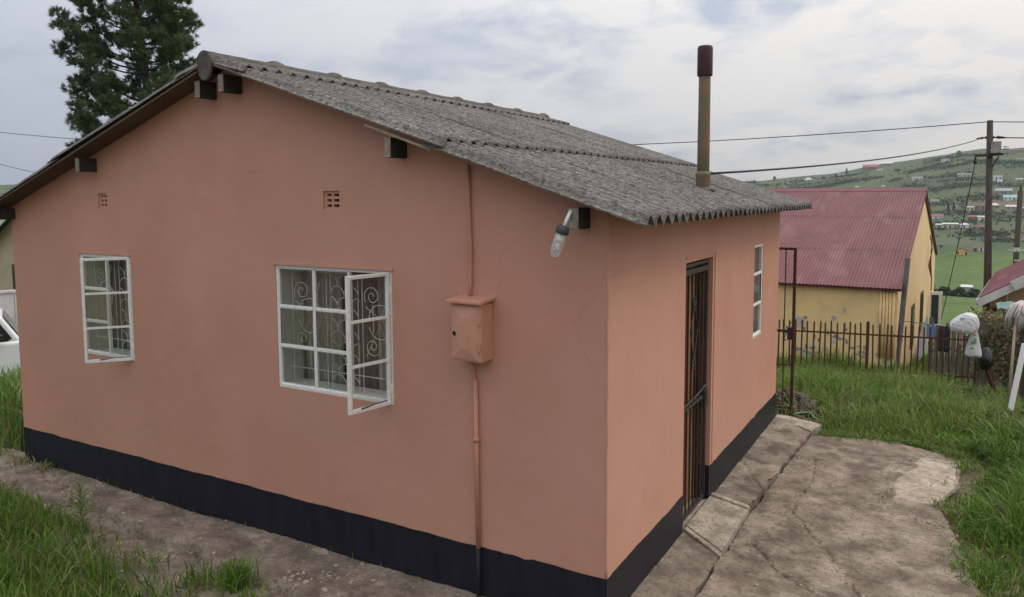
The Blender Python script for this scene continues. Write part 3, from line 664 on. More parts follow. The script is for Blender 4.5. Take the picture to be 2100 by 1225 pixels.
def steel_window(h, to3, cols, rows, open_col, hinge, sash_w, theta):
    a, b, c, d = h
    win = bpy.data.objects.new('window', None); col.objects.link(win); win.parent = house
    def bx(mb, u0, u1, d0, d1, z0, z1):
        p, q = to3(u0, d0, z0), to3(u1, d1, z1); mb.box(p, q)
    fr = MB(); j = .022
    bx(fr, a, a+j, .004, .04, c, d); bx(fr, b-j, b, .004, .04, c, d); bx(fr, a+j, b-j, .004, .04, c, c+j+.006); bx(fr, a+j, b-j, .004, .04, d-j, d)
    edges = [a+j]+[cc-.009 for cc in cols]+[cc+.009 for cc in cols]+[b-j]; edges.sort()
    for cc in cols: bx(fr, cc-.009, cc+.009, .006, .036, c+j+.006, d-j)
    bevel(fr.build('window_frame', 'white_paint', win), .003, 1)
    zb = [c+j+.006]; 
    for rr_ in rows: zb += [rr_-.007, rr_+.007]
    zb.append(d-j)
    for k in range(0, len(edges), 2):
        if k//2 == open_col: continue
        for q in range(1, len(zb)-1, 2):
            gb = MB(); bx(gb, edges[k], edges[k+1], .007, .03, zb[q], zb[q+1]); gb.build('glazing_bar', 'white_paint', win)
        for q in range(0, len(zb), 2):
            gp = MB(); bx(gp, edges[k]-.002, edges[k+1]+.002, .017, .020, zb[q]-.002, zb[q+1]+.002); gp.build('pane', 'window_glass', win)
            pt = MB(); w_ = .006
            for (u0, u1, z0, z1) in ((edges[k], edges[k]+w_, zb[q], zb[q+1]), (edges[k+1]-w_, edges[k+1], zb[q], zb[q+1]), (edges[k]+w_, edges[k+1]-w_, zb[q], zb[q]+w_+.003), (edges[k]+w_, edges[k+1]-w_, zb[q+1]-w_, zb[q+1])):
                bx(pt, u0, u1, .009+random.uniform(0, .003), .0165, z0, z1)
            pt.build('putty', 'white_paint', win)
    if open_col is not None:                       # the open sash
        ct, st = math.cos(theta), math.sin(theta)
        def sb(mb, s0, s1, n0, n1, z0, z1):
            vs = []
            for z in (z0, z1):
                for s, n_ in ((s0, n0), (s1, n0), (s1, n1), (s0, n1)):
                    u = hinge-s*ct-n_*st; dp = -s*st+n_*ct
                    vs.append(to3(u, dp, z))
            mb.add(vs, [(0, 3, 2, 1), (4, 5, 6, 7), (0, 1, 5, 4), (1, 2, 6, 5), (2, 3, 7, 6), (3, 0, 4, 7)])
        sf = MB(); z0, z1 = c+.004, d-.008; f_ = .024
        sb(sf, 0, f_, 0, .026, z0, z1); sb(sf, sash_w-f_, sash_w, 0, .026, z0, z1); sb(sf, f_, sash_w-f_, 0, .026, z0, z0+f_+.004); sb(sf, f_, sash_w-f_, 0, .026, z1-f_, z1)
        bevel(sf.build('sash_frame', 'white_paint', win), .003, 1)
        hts = [z0+f_+.004]
        for rr_ in rows: hts += [rr_-.009, rr_+.009]
        hts.append(z1-f_)
        for q in range(1, len(hts)-1, 2):
            gb = MB(); sb(gb, f_, sash_w-f_, .003, .024, hts[q], hts[q+1]); gb.build('sash_bar', 'white_paint', win)
        for q in range(0, len(hts), 2):
            gp = MB(); sb(gp, f_-.002, sash_w-f_+.002, .012, .0145, hts[q]-.002, hts[q+1]+.002); gp.build('sash_pane', 'window_glass', win)
        for z in (z0+.12, z1-.12):
            hg = MB(); sb(hg, -.012, .006, -.004, .03, z-.025, z+.025); hg.build('hinge', 'white_paint', win)
        stay = MB(); u = hinge-.20*ct; stay.bar(to3(hinge-.02, .02, c+.035), to3(hinge-.26*ct, -.26*st, c+.03), .012, .005); stay.build('stay_bar', 'steel_black', win)
    sl = MB(); bx(sl, a+.001, b-.001, .041, T+.03, c-.002, c+.012); sl.build('inner_sill', 'bar_paint', win)
    return win
def curtain(name, to3, u0, u1, z0, z1, dep, m, label, amp=.022, n_f=9, loc=None):
    mb = MB(); nu = n_f*8; nz = 8; vs = []
    for k in range(nz+1):
        z = z0+(z1-z0)*k/nz
        for q in range(nu+1):
            t = q/nu; u = u0+(u1-u0)*t
            dp = dep+amp*math.sin(2*math.pi*n_f*t+.5*math.sin(7*t))*(1-.25*k/nz)+amp*.5*math.sin(2*math.pi*n_f*2.3*t+1)
            vs.append(to3(u, dp, z))
    mb.add(vs, [(k*(nu+1)+q, k*(nu+1)+q+1, (k+1)*(nu+1)+q+1, (k+1)*(nu+1)+q) for k in range(nz) for q in range(nu)])
    o = mb.build(name, m, None, True); s_ = o.modifiers.new('thickness', 'SOLIDIFY'); s_.thickness = .002
    set_origin(o, to3((u0+u1)/2, dep, z0)); return tag(o, label, 'curtain')
w1 = steel_window(SW, g3, [-4.745], [1.447, 1.153], 1, -4.398, .375, R(49)); burglar_bars(w1, g3, SW, [(-5.08, -4.78, 'scroll'), (-4.72, -4.42, 'scale')])
w2 = steel_window(BW, g3, [-2.285, -1.950], [1.447, 1.153], 2, -1.582, .352, R(79)); burglar_bars(w2, g3, BW, [(-2.60, -2.26, 'scroll'), (-2.22, -1.96, 'scale'), (-1.92, -1.60, 'scroll')])
w3 = steel_window(RW, r3, [], [1.46, 1.15], None, 0, 0, 0); burglar_bars(w3, r3, RW, [(3.76, 4.05, 'scale')])
curtain('curtain', g3, -5.2, -4.95, .7, 1.80, .30, 'curtain_green', 'drab green curtain drawn aside at the left in the narrow gable window', n_f=4)
curtain('curtain', g3, -4.93, -4.3, .7, 1.80, .29, 'curtain_sheer', 'grey lace curtain behind the open sash of the narrow gable window', n_f=9)
curtain('curtain', g3, -2.75, -2.28, .7, 1.80, .30, 'curtain_sheer', 'grey brown curtain at the left of the wide gable window', n_f=6)
curtain('curtain', g3, -2.27, -1.95, .7, 1.80, .31, 'curtain_green', 'dark green curtain in the middle of the wide gable window', n_f=4)
curtain('curtain', g3, -1.94, -1.45, .7, 1.80, .29, 'curtain_sheer', 'mauve grey curtain behind the open sash of the wide gable window', n_f=8)
curtain('curtain', r3, 3.6, 4.2, .7, 1.80, .30, 'curtain_pale', 'pale curtain inside the narrow window beyond the door', n_f=6)

# ------------------------------------------------------------------ door and security gate
door = bpy.data.objects.new('door', None); col.objects.link(door); door.parent = house
dy0, dy1 = DR[0]+.035, DR[1]-.035; npl = 8; pw = (dy1-dy0)/npl
shades = ['door_dark', 'door_dark', 'door_dark', 'door_tan', 'door_dark', 'door_tan', 'door_tan', 'door_dark']
for k in range(npl):
    pl = MB(); pl.box((-.150, dy0+k*pw+.002, -.26), (-.118-.004*(k % 2), dy0+(k+1)*pw-.002, 1.70)); bevel(pl.build('plank', shades[k], door), .004, 2)
fr = MB(); fr.box((-.17, DR[0]+.001, -.29), (-.09, DR[0]+.034, 1.756)); fr.box((-.17, DR[1]-.034, -.29), (-.09, DR[1]-.005, 1.756)); fr.box((-.17, DR[0]+.034, 1.702), (-.09, DR[1]-.034, 1.756)); fr.build('door_frame', 'steel_grey', door)
bk = MB(); bk.box((-.20, DR[0]+.001, -.29), (-.171, DR[1]-.001, 1.756)); bk.build('door_back', 'door_dark', door)
hd = MB(); hd.box((-.118, dy0+.05, .70), (-.105, dy0+.085, .86)); hd.tube([(-.105, dy0+.07, .80), (-.07, dy0+.07, .80), (-.07, dy0+.17, .80)], .008, 8); hd.build('door_handle', 'steel_grey', door)
th = MB(); th.box((-.20, DR[0]+.001, -.315), (.006, DR[1]-.006, -.292)); bevel(th.build('threshold', 'cement_pale', door), .006)
gate = bpy.data.objects.new('security_gate', None); col.objects.link(gate); gate.parent = house
gx = -.045; gy0, gy1 = DR[0]+.012, DR[1]-.016; gz0, gz1 = -.262, 1.735
gf = MB(); gf.box((gx-.012, gy0, gz0), (gx+.012, gy0+.025, gz1)); gf.box((gx-.012, gy1-.025, gz0), (gx+.012, gy1, gz1)); gf.box((gx-.012, gy0+.025, gz0), (gx+.012, gy1-.025, gz0+.025))
gf.box((gx-.012, gy0+.025, gz1-.025), (gx+.012, gy1-.025, gz1)); gf.box((gx-.014, gy0+.025, gz1-.085), (gx+.014, gy1-.025, gz1-.045)); gf.build('gate_frame', 'steel_grey', gate)
for k in range(1, 7):
    yy = gy0+.012+(gy1-gy0-.024)*k/7; gb = MB(); gb.box((gx-.006, yy-.006, gz0+.025), (gx+.006, yy+.006, gz1-.085)); gb.build('gate_bar', 'gate_rust', gate)
gb = MB(); gb.box((gx-.012, gy0+.025, .60), (gx+.014, gy1-.025, .625)); gb.build('gate_rail', 'steel_grey', gate)
lk = MB(); lk.box((gx-.02, gy1-.10, .52), (gx+.03, gy1-.026, .66)); bevel(lk.build('gate_lock', 'steel_black', gate), .004)
chn = MB(); pts = [(gx+.022+.006*(k % 2), gy0+.03+(gy1-gy0-.10)*k/20, .655+.05*(k/20)**2+.008*(k % 2)) for k in range(21)]
for k in range(20): chn.tube([pts[k], pts[k+1]], .008, 6)
chn.build('gate_chain', 'steel_grey', gate)
orn = MB(); ym = (gy0+gy1)/2-.03
for sy in (-1, 1):
    orn.tube([(gx+.012, ym, 1.42), (gx+.012, ym+sy*.09, 1.20), (gx+.012, ym, .95)], .006, 6)
    for z in (1.42, .95): orn.tube([(gx+.012, ym+sy*(.02+.018*math.cos(a)), z+.018*math.sin(a)) for a in np.linspace(0, 6.3, 13)], .005, 5)
for z in (1.45, 1.39, .98, .91): orn.tube([(gx+.014, ym+.018*math.cos(a), z+.018*math.sin(a)) for a in np.linspace(0, 6.3, 13)], .005, 5)
orn.build('gate_ornament', 'steel_grey', gate)

# door step, a pale slab with a raised front border
step = thing('door_step', 'pale cement door step with raised rims below the brown door', 'step', (.17, 1.82, -.36))
sv = [(.004, 1.56), (.335, 1.33), (.330, 2.17), (.004, 2.225)]
def slant(poly, zw, zo): 
    mb = MB(); n_ = len(poly); mb.add([(x, y, -.42) for x, y in poly]+[(x, y, zw+(zo-zw)*x/.335) for x, y in poly], [tuple(range(n_))[::-1], tuple(range(n_, 2*n_))]+[(i, (i+1) % n_, n_+(i+1) % n_, n_+i) for i in range(n_)]); return mb
bevel(slant(sv, -.262, -.297).build('slab', 'cement_pale', step), .008, 2)
sm = slant([(.004, 1.50), (.345, 1.255), (.337, 1.327), (.004, 1.557)], -.268, -.302); bevel(sm.build('front_rim', 'cement_pale', step), .01, 2)
sm = slant([(.004, 2.228), (.330, 2.173), (.332, 2.235), (.004, 2.29)], -.250, -.286); bevel(sm.build('far_rim', 'cement_pale', step), .01, 2)
fs = MB(); fs.prism([(-.02, 4.965, -.46), (.43, 4.675, -.46), (.50, 4.98, -.46), (.10, 5.15, -.46), (-.02, 5.15, -.46)], (0, 0, .155))
fs = bevel(fs.build('corner_slab', 'cement_pale'), .012, 2); set_origin(fs, (.2, 4.95, -.46)); tag(fs, 'pale broken concrete slab at the far corner of the house', 'slab')

# ------------------------------------------------------------------ meter box, pipes and lamp on the gable
mbx = thing('meter_box', 'salmon painted metal meter box on the gable wall', 'meter box', (-.88, -.001, 1.24))
b = MB(); b.box((-.99, -.142, 1.24), (-.77, -.001, 1.60)); bevel(b.build('body', 'meter_box', mbx), .006)
b = MB(); b.prism([(-1.012, -.172, 1.602), (-.752, -.172, 1.602), (-.752, -.172, 1.622), (-1.012, -.172, 1.622)], (0, .170, .012)); bevel(b.build('hood', 'meter_box', mbx), .004)
b = MB(); x0, x1, z0, z1, yf = -.980, -.790, 1.252, 1.586, -.1465
cz = (z0+z1)/2; cxm = (x0+x1)/2
b.add([(x0, yf, z0), (x1, yf, z0), (x1, yf, z1), (x0, yf, z1), (cxm-.03, yf-.012, cz-.10), (cxm+.03, yf-.012, cz-.10), (cxm+.03, yf-.012, cz+.10), (cxm-.03, yf-.012, cz+.10), (x0, -.1422, z0), (x1, -.1422, z0), (x1, -.1422, z1), (x0, -.1422, z1)],
      [(0, 1, 5, 4), (1, 2, 6, 5), (2, 3, 7, 6), (3, 0, 4, 7), (4, 5, 6, 7), (0, 8, 9, 1), (1, 9, 10, 2), (2, 10, 11, 3), (3, 11, 8, 0)]); bevel(b.build('door', 'meter_box', mbx), .005)
for z in (1.335, 1.50):
    b = MB(); b.tube([(-.782, -.150, z-.022), (-.782, -.150, z+.022)], .008, 8); b.build('hinge', 'meter_box', mbx)
b = MB(); b.box((-.968, -.156, 1.40), (-.950, -.1500, 1.425)); b.tube([(-.959, -.150, 1.418), (-.959, -.168, 1.418)], .007, 8); b.build('latch', 'steel_black', mbx)
cd = MB(); cd.tube([(-.935, -.017, 2.45), (-.930, -.017, 2.2), (-.921, -.018, 1.95), (-.924, -.017, 1.72), (-.922, -.03, 1.62)], .011, 8); cd = cd.build('conduit', 'conduit', None, True); set_origin(cd, (-.925, -.017, 1.62)); tag(cd, 'thin painted conduit running up from the meter box to the eave', 'conduit')
cd = MB(); cd.tube([(-.915, -.03, 1.24), (-.905, -.02, 1.16), (-.893, -.018, 1.0), (-.890, -.019, .72)], .010, 8); cd.tube([(-.892, -.020, 1.10), (-.880, -.021, .0)], .015, 10); cd.tube([(-.887, -.021, .70), (-.887, -.021, .725)], .020, 10)
cd = cd.build('conduit', 'conduit', None, True); set_origin(cd, (-.88, -.02, 0)); tag(cd, 'thicker painted conduit running down from the meter box to the black band', 'conduit')
cd = MB(); cd.tube([(-.880, -.024, -.002), (-.876, -.024, -.45)], .015, 10); cd = cd.build('conduit', 'plinth', None, True); set_origin(cd, (-.878, -.024, -.45)); tag(cd, 'black painted pipe end on the base band below the meter box', 'conduit')

lamp = thing('wall_lamp', 'bulkhead lamp with clear glass tube hanging from the roof timber', 'lamp', (-.16, -.17, 2.17))
Lp = Vector((-.186, -.205, 2.078)); ax = Vector((-.30, -.10, -.95)).normalized()
b = MB(); b.tube([(-.178, -.10, 2.16), (-.160, -.165, 2.172), (-.160, -.19, 2.150), (-.172, -.200, 2.115), Lp], .010, 10); b.build('arm', 'white_plastic', lamp, True)
b = MB(); b.lathe(Lp-ax*.004, [(.016, -.012), (.030, -.006), (.037, .006), (.038, .030), (.034, .036)], 20, ax); b.build('collar', 'grey_plastic', lamp, True)
b = MB(); b.lathe(Lp, [(.031, .03), (.0315, .10), (.030, .135), (.022, .158), (.010, .168), (.001, .170)], 20, ax); b.build('glass_tube', 'lamp_glass', lamp, True)
b = MB(); b.lathe(Lp, [(.018, .034), (.019, .07), (.014, .078)], 14, ax); bulb = b.build('bulb_base', 'white_plastic', lamp, True)
sd_ = ax.cross(Vector((0, 1, 0))).normalized()
b = MB()
for k in (-1, 0, 1): b.tube([Lp+ax*.078+sd_*.008*k, Lp+ax*.138+sd_*.008*k], .0036, 8)
b.build('bulb_tube', 'white_plastic', lamp, True)

# ------------------------------------------------------------------ garden gate behind the house
gg = thing('garden_gate', 'narrow dark steel gate frame at the far corner of the house', 'gate', (-.35, 5.45, -.36))
def gpt(x, z): return (x, 5.47-.02*(x), z)
b = MB(); b.bar((.085, 5.47, -.34), (.085, 5.47, 1.63), .032, .032, (0, 1, 0)); b.build('post', 'gate_brown', gg)
for z in (1.615, .63, -.30):
    b = MB(); b.bar((-.85, 5.47, z), (.069, 5.47, z), .026, .03); b.build('rail', 'gate_brown', gg)
for x in (-.02, -.13, -.24, -.35, -.46, -.57, -.68, -.80):
    b = MB(); b.bar((x, 5.47, -.284), (x, 5.47, .614), .012, .012, (0, 1, 0)); b.bar((x, 5.47, .646), (x, 5.47, 1.60), .012, .012, (0, 1, 0)); b.build('bar', 'gate_brown', gg)
b = MB(); b.box((.02, 5.448, .53), (.066, 5.492, .68)); b.tube([(.012, 5.44, .60), (-.01, 5.43, .56), (.0, 5.43, .52), (.02, 5.44, .53)], .005, 6); b.build('lock_box', 'steel_black', gg)

# ------------------------------------------------------------------ steel picket fence
pf = thing('picket_fence', 'rusty steel picket fence across the end of the yard', 'fence', (0, 10.55, -1.0))
fa = Vector((-3.9, 9.80, 0)); fb_ = Vector((2.10, 10.94, 0)); fl_ = (fb_-fa).length; fd = (fb_-fa).normalized()
npk = int(fl_/.0985)
pk_mesh = None
for k in range(npk+1):
    P = fa+fd*(k*.0985); zt = .012+.012*math.sin(k*2.3)-.02*(k/npk)+random.uniform(-.014, .010); zg = float(ground_z(P.x, P.y))
    big = (k % 27 == 18)
    b = MB(); w_ = .05 if big else .025; t_ = zt+(.03 if big else 0); b.box((P.x-w_/2, P.y-w_/2, zg-.15), (P.x+w_/2, P.y+w_/2, t_-.02)); b.add([(P.x-w_/2, P.y-w_/2, t_-.02), (P.x+w_/2, P.y-w_/2, t_-.02), (P.x+w_/2, P.y+w_/2, t_-.02), (P.x-w_/2, P.y+w_/2, t_-.02), (P.x, P.y, t_+.012)], [(0, 1, 4), (1, 2, 4), (2, 3, 4), (3, 0, 4)])
    pk = b.build('post' if big else 'picket', 'rust_fence', pf); pk.data.transform(Matrix.Translation(Vector(P)-pf.location+Vector((0, 0, -1)))@Matrix.Rotation(random.uniform(-.022, .022), 4, 'Y')@Matrix.Rotation(random.uniform(-.015, .015), 4, 'X')@Matrix.Translation(pf.location-Vector(P)+Vector((0, 0, 1)))) if not big else None
for z in (-.185, -.82):
    b = MB(); b.bar(fa+Vector((.0, -.018, z)), fb_+Vector((0, -.018, z-.02)), .012, .03); b.build('rail', 'rust_fence', pf)

# ------------------------------------------------------------------ the ochre house with the red roof
YG = Vector((math.sin(R(2.7)), math.cos(R(2.7)), 0)); YE = Vector((YG.y, -YG.x, 0)); YP = Vector((.67, 14.81, 0))
SP, LEN, ZE, ZRr, ZB = 10.7, 8.5, .25, 2.36, -2.6
yh = thing('yellow_house', 'ochre yellow house with a maroon corrugated roof behind the picket fence', 'house', (YP.x-2, YP.y+4, ZB))
def yp(e, g, z): v = YP+YE*e+YG*g; return (v.x, v.y, z)
b = MB(); b.add([yp(-LEN, 0, ZB), yp(0, 0, ZB), yp(0, 0, ZE), yp(-LEN, 0, ZE)], [(0, 1, 2, 3)]); b.build('long_wall', 'yellow_wall', yh)
b = MB(); b.add([yp(-LEN, SP, ZB), yp(0, SP, ZB), yp(0, SP, ZE), yp(-LEN, SP, ZE)], [(0, 1, 2, 3)]); b.build('long_wall', 'yellow_wall', yh)
for e in (0, -LEN):
    b = MB(); b.add([yp(e, 0, ZB), yp(e, SP, ZB), yp(e, SP, ZE), yp(e, SP/2, ZRr-.03), yp(e, 0, ZE)], [(0, 1, 2, 3, 4)]); b.build('gable_wall', 'yellow_gable', yh)
yroof = bpy.data.objects.new('roof', None); col.objects.link(yroof); yroof.parent = yh
def ysheet(side, e0, e1, t0, t1, lift):
    p_ = .076; n_ = max(6, int((e1-e0)/p_*6)); e = np.linspace(e0, e1, n_+1); vs = []
    for t in np.linspace(t0, t1, 4):
        g = -.18+t*(SP/2+.18) if side < 0 else SP+.18-t*(SP/2+.18); z = ZE-.07+t*(ZRr-ZE+.09)
        vs += [yp(ee, g, z+.010*math.sin(2*math.pi*ee/p_)+lift) for ee in e]
    k = n_+1; mb = MB(); mb.add(vs, [(i*k+j, i*k+j+1, (i+1)*k+j+1, (i+1)*k+j) for i in range(3) for j in range(n_)]); mb.build('roof_sheet', 'red_sheet', yroof)
for side in (-1, 1):
    for q, (t0, t1) in enumerate(((0, .34), (.32, .68), (.66, 1.0))):
        ee = -LEN-.1; k = 0
        while ee < 0:
            e1 = min(ee+.76, .07); ysheet(side, ee, e1+(.03 if e1 < 0 else 0), t0, t1, .006*q+.003*(k % 2)+.004*random.random()); ee += .76; k += 1
b = MB(); b.prism([yp(-LEN-.1, SP/2-.20, ZRr-.035), yp(-LEN-.1, SP/2, ZRr+.065), yp(-LEN-.1, SP/2+.20, ZRr-.035)], tuple(YE*(LEN+.19))); b.build('ridge_cap', 'red_sheet_trim', yroof)
b = MB(); b.bar(yp(.075, -.18, ZE-.095), yp(.075, SP/2, ZRr-.02), .03, .07); b.bar(yp(.04, SP+.10, ZE-.06), yp(.04, SP/2, ZRr-.02), .02, .04); b.build('verge_trim', 'red_sheet_trim', yroof)
b = MB(); b.bar(yp(-LEN, -.12, ZE-.10), yp(.06, -.12, ZE-.10), .02, .06); b.build('eave_board', 'red_sheet_trim', yroof)
for k in range(5):
    b = MB(); e = -.33+.065*k; b.tube([yp(e, -.02, -1.4), yp(e, -.02, ZE-.13)], .030, 8); b.build('pilaster_rib', 'yellow_wall', yh, True)
for (g, w_, z0, z1) in ((3.2, .75, -1.75, -.62), (5.7, .8, -1.75, -.55)):
    b = MB(); b.bar(yp(.012, g, (z0+z1)/2), yp(.012, g+w_, (z0+z1)/2), .02, z1-z0); wn = b.build('window', 'brown_frame', yh)
    b = MB(); b.bar(yp(.026, g+.08, (z0+z1)/2), yp(.026, g+w_-.08, (z0+z1)/2), .012, z1-z0-.16); b.build('pane', 'car_glass', wn)
g_ = np.random.default_rng(5)
for k in range(120):
    cl_ = [(-2.02, -.62, .16), (-1.1, -.62, .20), (-1.3, -.95, .22), (-2.3, -.95, .14), (-.16, -.75, .12), (-.2, -1.15, .14), (-.7, -1.1, .16), (-1.75, -1.15, .22)][g_.integers(0, 8)]
    e = cl_[0]+g_.normal(0, cl_[2]*.7); z = cl_[1]-.18+g_.normal(0, cl_[2]*.8); sx = g_.uniform(.015, .09); sz = g_.uniform(.015, .08)
    pts = [yp(min(e+sx*math.cos(a)*g_.uniform(.45, 1.2), -.01), -.004-.00003*k, z+sz*math.sin(a)*g_.uniform(.45, 1.2)) for a in np.linspace(0, 2*math.pi, 11, endpoint=False)]
    b = MB(); b.add(pts, [tuple(range(11))]); b.build('flaked_patch', 'bare_render' if k % 3 else 'concrete_white', yh)
b = MB(); b.prism([yp(.012, 2.2, ZB), yp(.012, 8.6, ZB), yp(.012, 8.4, -1.55), yp(.012, 6.5, -1.6), yp(.012, 4.6, -2.0)], tuple(YE*.012)); b.build('damp_stain_render', 'bare_render', yh)
ld = MB(); ld.bar((.835, 15.02, .83), (.745, 14.78, -1.0), .10, .05); ld.bar((.745, 14.78, -1.0), (.70, 14.6, -2.2), .09, .045); ld = ld.build('leaning_board', 'grey_board'); set_origin(ld, (.70, 14.6, -2.2)); tag(ld, 'long grey board leaning on the corner of the ochre house', 'board')
cb_ = MB()
for k in range(3):
    cb_.tube([yp(.05+.02*k, 7.6+.2*k, 1.0-.1*k), yp(.10, 7.9-.2*k, .55), yp(.06, 7.3+.4*k, .1), yp(.12, 7.8, -.35), yp(.09, 8.2, -.75)], .014, 6)
cb_ = cb_.build('dangling_wires', 'brown_frame', None, True); set_origin(cb_, yp(.08, 7.8, -.75)); tag(cb_, 'tangle of brown wires hanging down the gable of the ochre house', 'wires')
od = thing('open_shutter', 'pale framed dark shutter standing open at the back of the ochre house', 'shutter', yp(.2, 8.9, -1.95))
def odp(s, z): v = YP+YE*(.06+s)+YG*(8.6+.25*s); return (v.x, v.y, z)
b = MB(); b.bar(odp(.0, -1.85), odp(.0, -.92), .05, .06, (0, 1, 0)); b.bar(odp(.27, -1.85), odp(.27, -.92), .09, .06, (0, 1, 0)); b.bar(odp(-.02, -.87), odp(.32, -.87), .07, .10); b.bar(odp(-.02, -1.88), odp(.32, -1.88), .07, .06); b.build('frame', 'white_paint', od)
b = MB(); b.bar(odp(.025, -1.385), odp(.225, -1.385), .02, .92); b.build('panel', 'grey_plastic', od)

# ------------------------------------------------------------------ behind the fence on the right: board fence, cloth, clutter
bf = thing('board_fence', 'low fence of weathered upright boards behind the picket fence', 'fence', (2.0, 14.2, -2.0))
for k in range(15):
    t = k/14; x = 1.35+t*1.5; y = 14.9-t*1.2; h_ = random.uniform(-.05, .12); b = MB(); zg = float(ground_z(x, y)); b.box((x-.045, y-.012, zg-.1), (x+.045, y+.012, -.55-.25*t+h_)); b.build('board', 'fence_board', bf)
b = MB(); b.bar((1.3, 14.97, -1.0), (2.9, 13.69, -1.15), .03, .06); b.build('rail', 'fence_board', bf)
cl = MB(); cl.tube([(.85, 13.4, -.33), (2.35, 12.9, -.36)], .006, 5); cl = cl.build('washing_line', 'cable'); set_origin(cl, (.85, 13.4, -.33)); tag(cl, 'short washing line behind the picket fence', 'line')
mat('cloth_blue', (.16, .24, .36), (.11, .17, .27), scale=14, rough=.9); mat('cloth_dark', (.03, .028, .035), rough=.9); mat('cloth_pink', (.40, .25, .23), rough=.9)
for (x0, x1, z1, m_, lb) in ((1.30, 1.46, -.62, 'cloth_blue', 'faded blue cloth hanging on the washing line'), (1.52, 1.70, -.85, 'cloth_dark', 'dark garment hanging on the washing line'), (1.84, 1.93, -.70, 'cloth_pink', 'small pink cloth hanging on the washing line')):
    def lz(x): return (x, 13.4-(x-.85)/3, 0)
    vs = []
    for k in range(7):
        for q in range(9):
            x = x0+(x1-x0)*q/8; y = lz(x)[1]+.012*math.sin(q*1.4+k*.3); z = -.34+(z1+.34)*k/6; vs.append((x, y, z))
    b = MB(); b.add(vs, [(k*9+q, k*9+q+1, (k+1)*9+q+1, (k+1)*9+q) for k in range(6) for q in range(8)]); o = b.build('cloth', m_, None, True); o.modifiers.new('thickness', 'SOLIDIFY').thickness = .006; set_origin(o, (x0, lz(x0)[1], z1)); tag(o, lb, 'cloth')
bs = MB(); bs.lathe((1.75, 12.6, -1.62), [(.14, 0), (.24, .20), (.26, .24), (.25, .24), (.22, .20), (.12, .03)], 16); bs = bs.build('basin', 'white_plastic', None, True); set_origin(bs, (1.75, 12.6, -1.62)); tag(bs, 'white plastic basin on the ground behind the picket fence', 'basin')

# creeper-covered boundary fence on the right edge
rf = thing('boundary_fence', 'dark weathered board fence overgrown with dry creepers at the right edge', 'fence', (2.9, 9.5, -.9))
A_, B_ = Vector((2.12, 11.3, 0)), Vector((3.45, 8.9, 0))
for k in range(18):
    P = A_.lerp(B_, k/17); zg = float(ground_z(P.x, P.y)); b = MB(); d_ = (B_-A_).normalized()*.065; nrm = Vector((-d_.y, d_.x, 0)).normalized()*.012
    zt = .16+random.uniform(-.06, .05); b.add([P-d_-nrm+Vector((0, 0, zg-.1)), P+d_-nrm+Vector((0, 0, zg-.1)), P+d_+nrm+Vector((0, 0, zg-.1)), P-d_+nrm+Vector((0, 0, zg-.1)), P-d_-nrm+Vector((0, 0, zt)), P+d_-nrm+Vector((0, 0, zt)), P+d_+nrm+Vector((0, 0, zt)), P-d_+nrm+Vector((0, 0, zt))], [(0, 3, 2, 1), (4, 5, 6, 7), (0, 1, 5, 4), (1, 2, 6, 5), (2, 3, 7, 6), (3, 0, 4, 7)]); b.build('board', 'fence_board', rf)
for z in (-.1, -.6):
    b = MB(); b.bar(A_+Vector((-.03, -.02, z)), B_+Vector((-.03, -.02, z)), .03, .05); b.build('rail', 'fence_board', rf)

# water tank with a tarpaulin behind that fence
tk = thing('water_tank', 'dark green round water tank with a teal sheet on top', 'tank', (2.75, 12.2, -1.4))
b = MB(); b.lathe((2.75, 12.2, -1.7), [(.30, 0)]+[(.30+.012*(k % 2), .12*k+.1) for k in range(15)]+[(.24, 1.88), (.1, 1.94)], 24); b.build('tank_body', 'tank_green', tk, True)
b = MB(); vs = []; 
for k in range(9):
    for q in range(13):
        x = 2.75-.34+.68*q/12; y = 12.2-.36+.72*k/8; vs.append((x, y, .30-.10*max(0, math.hypot(x-2.75, y-12.2)-.25)*6*.5+.02*math.sin(q*1.9+k*1.1)))
b.add(vs, [(k*13+q, k*13+q+1, (k+1)*13+q+1, (k+1)*13+q) for k in range(8) for q in range(12)]); b.build('cover_sheet', 'tarp_teal', tk, True)

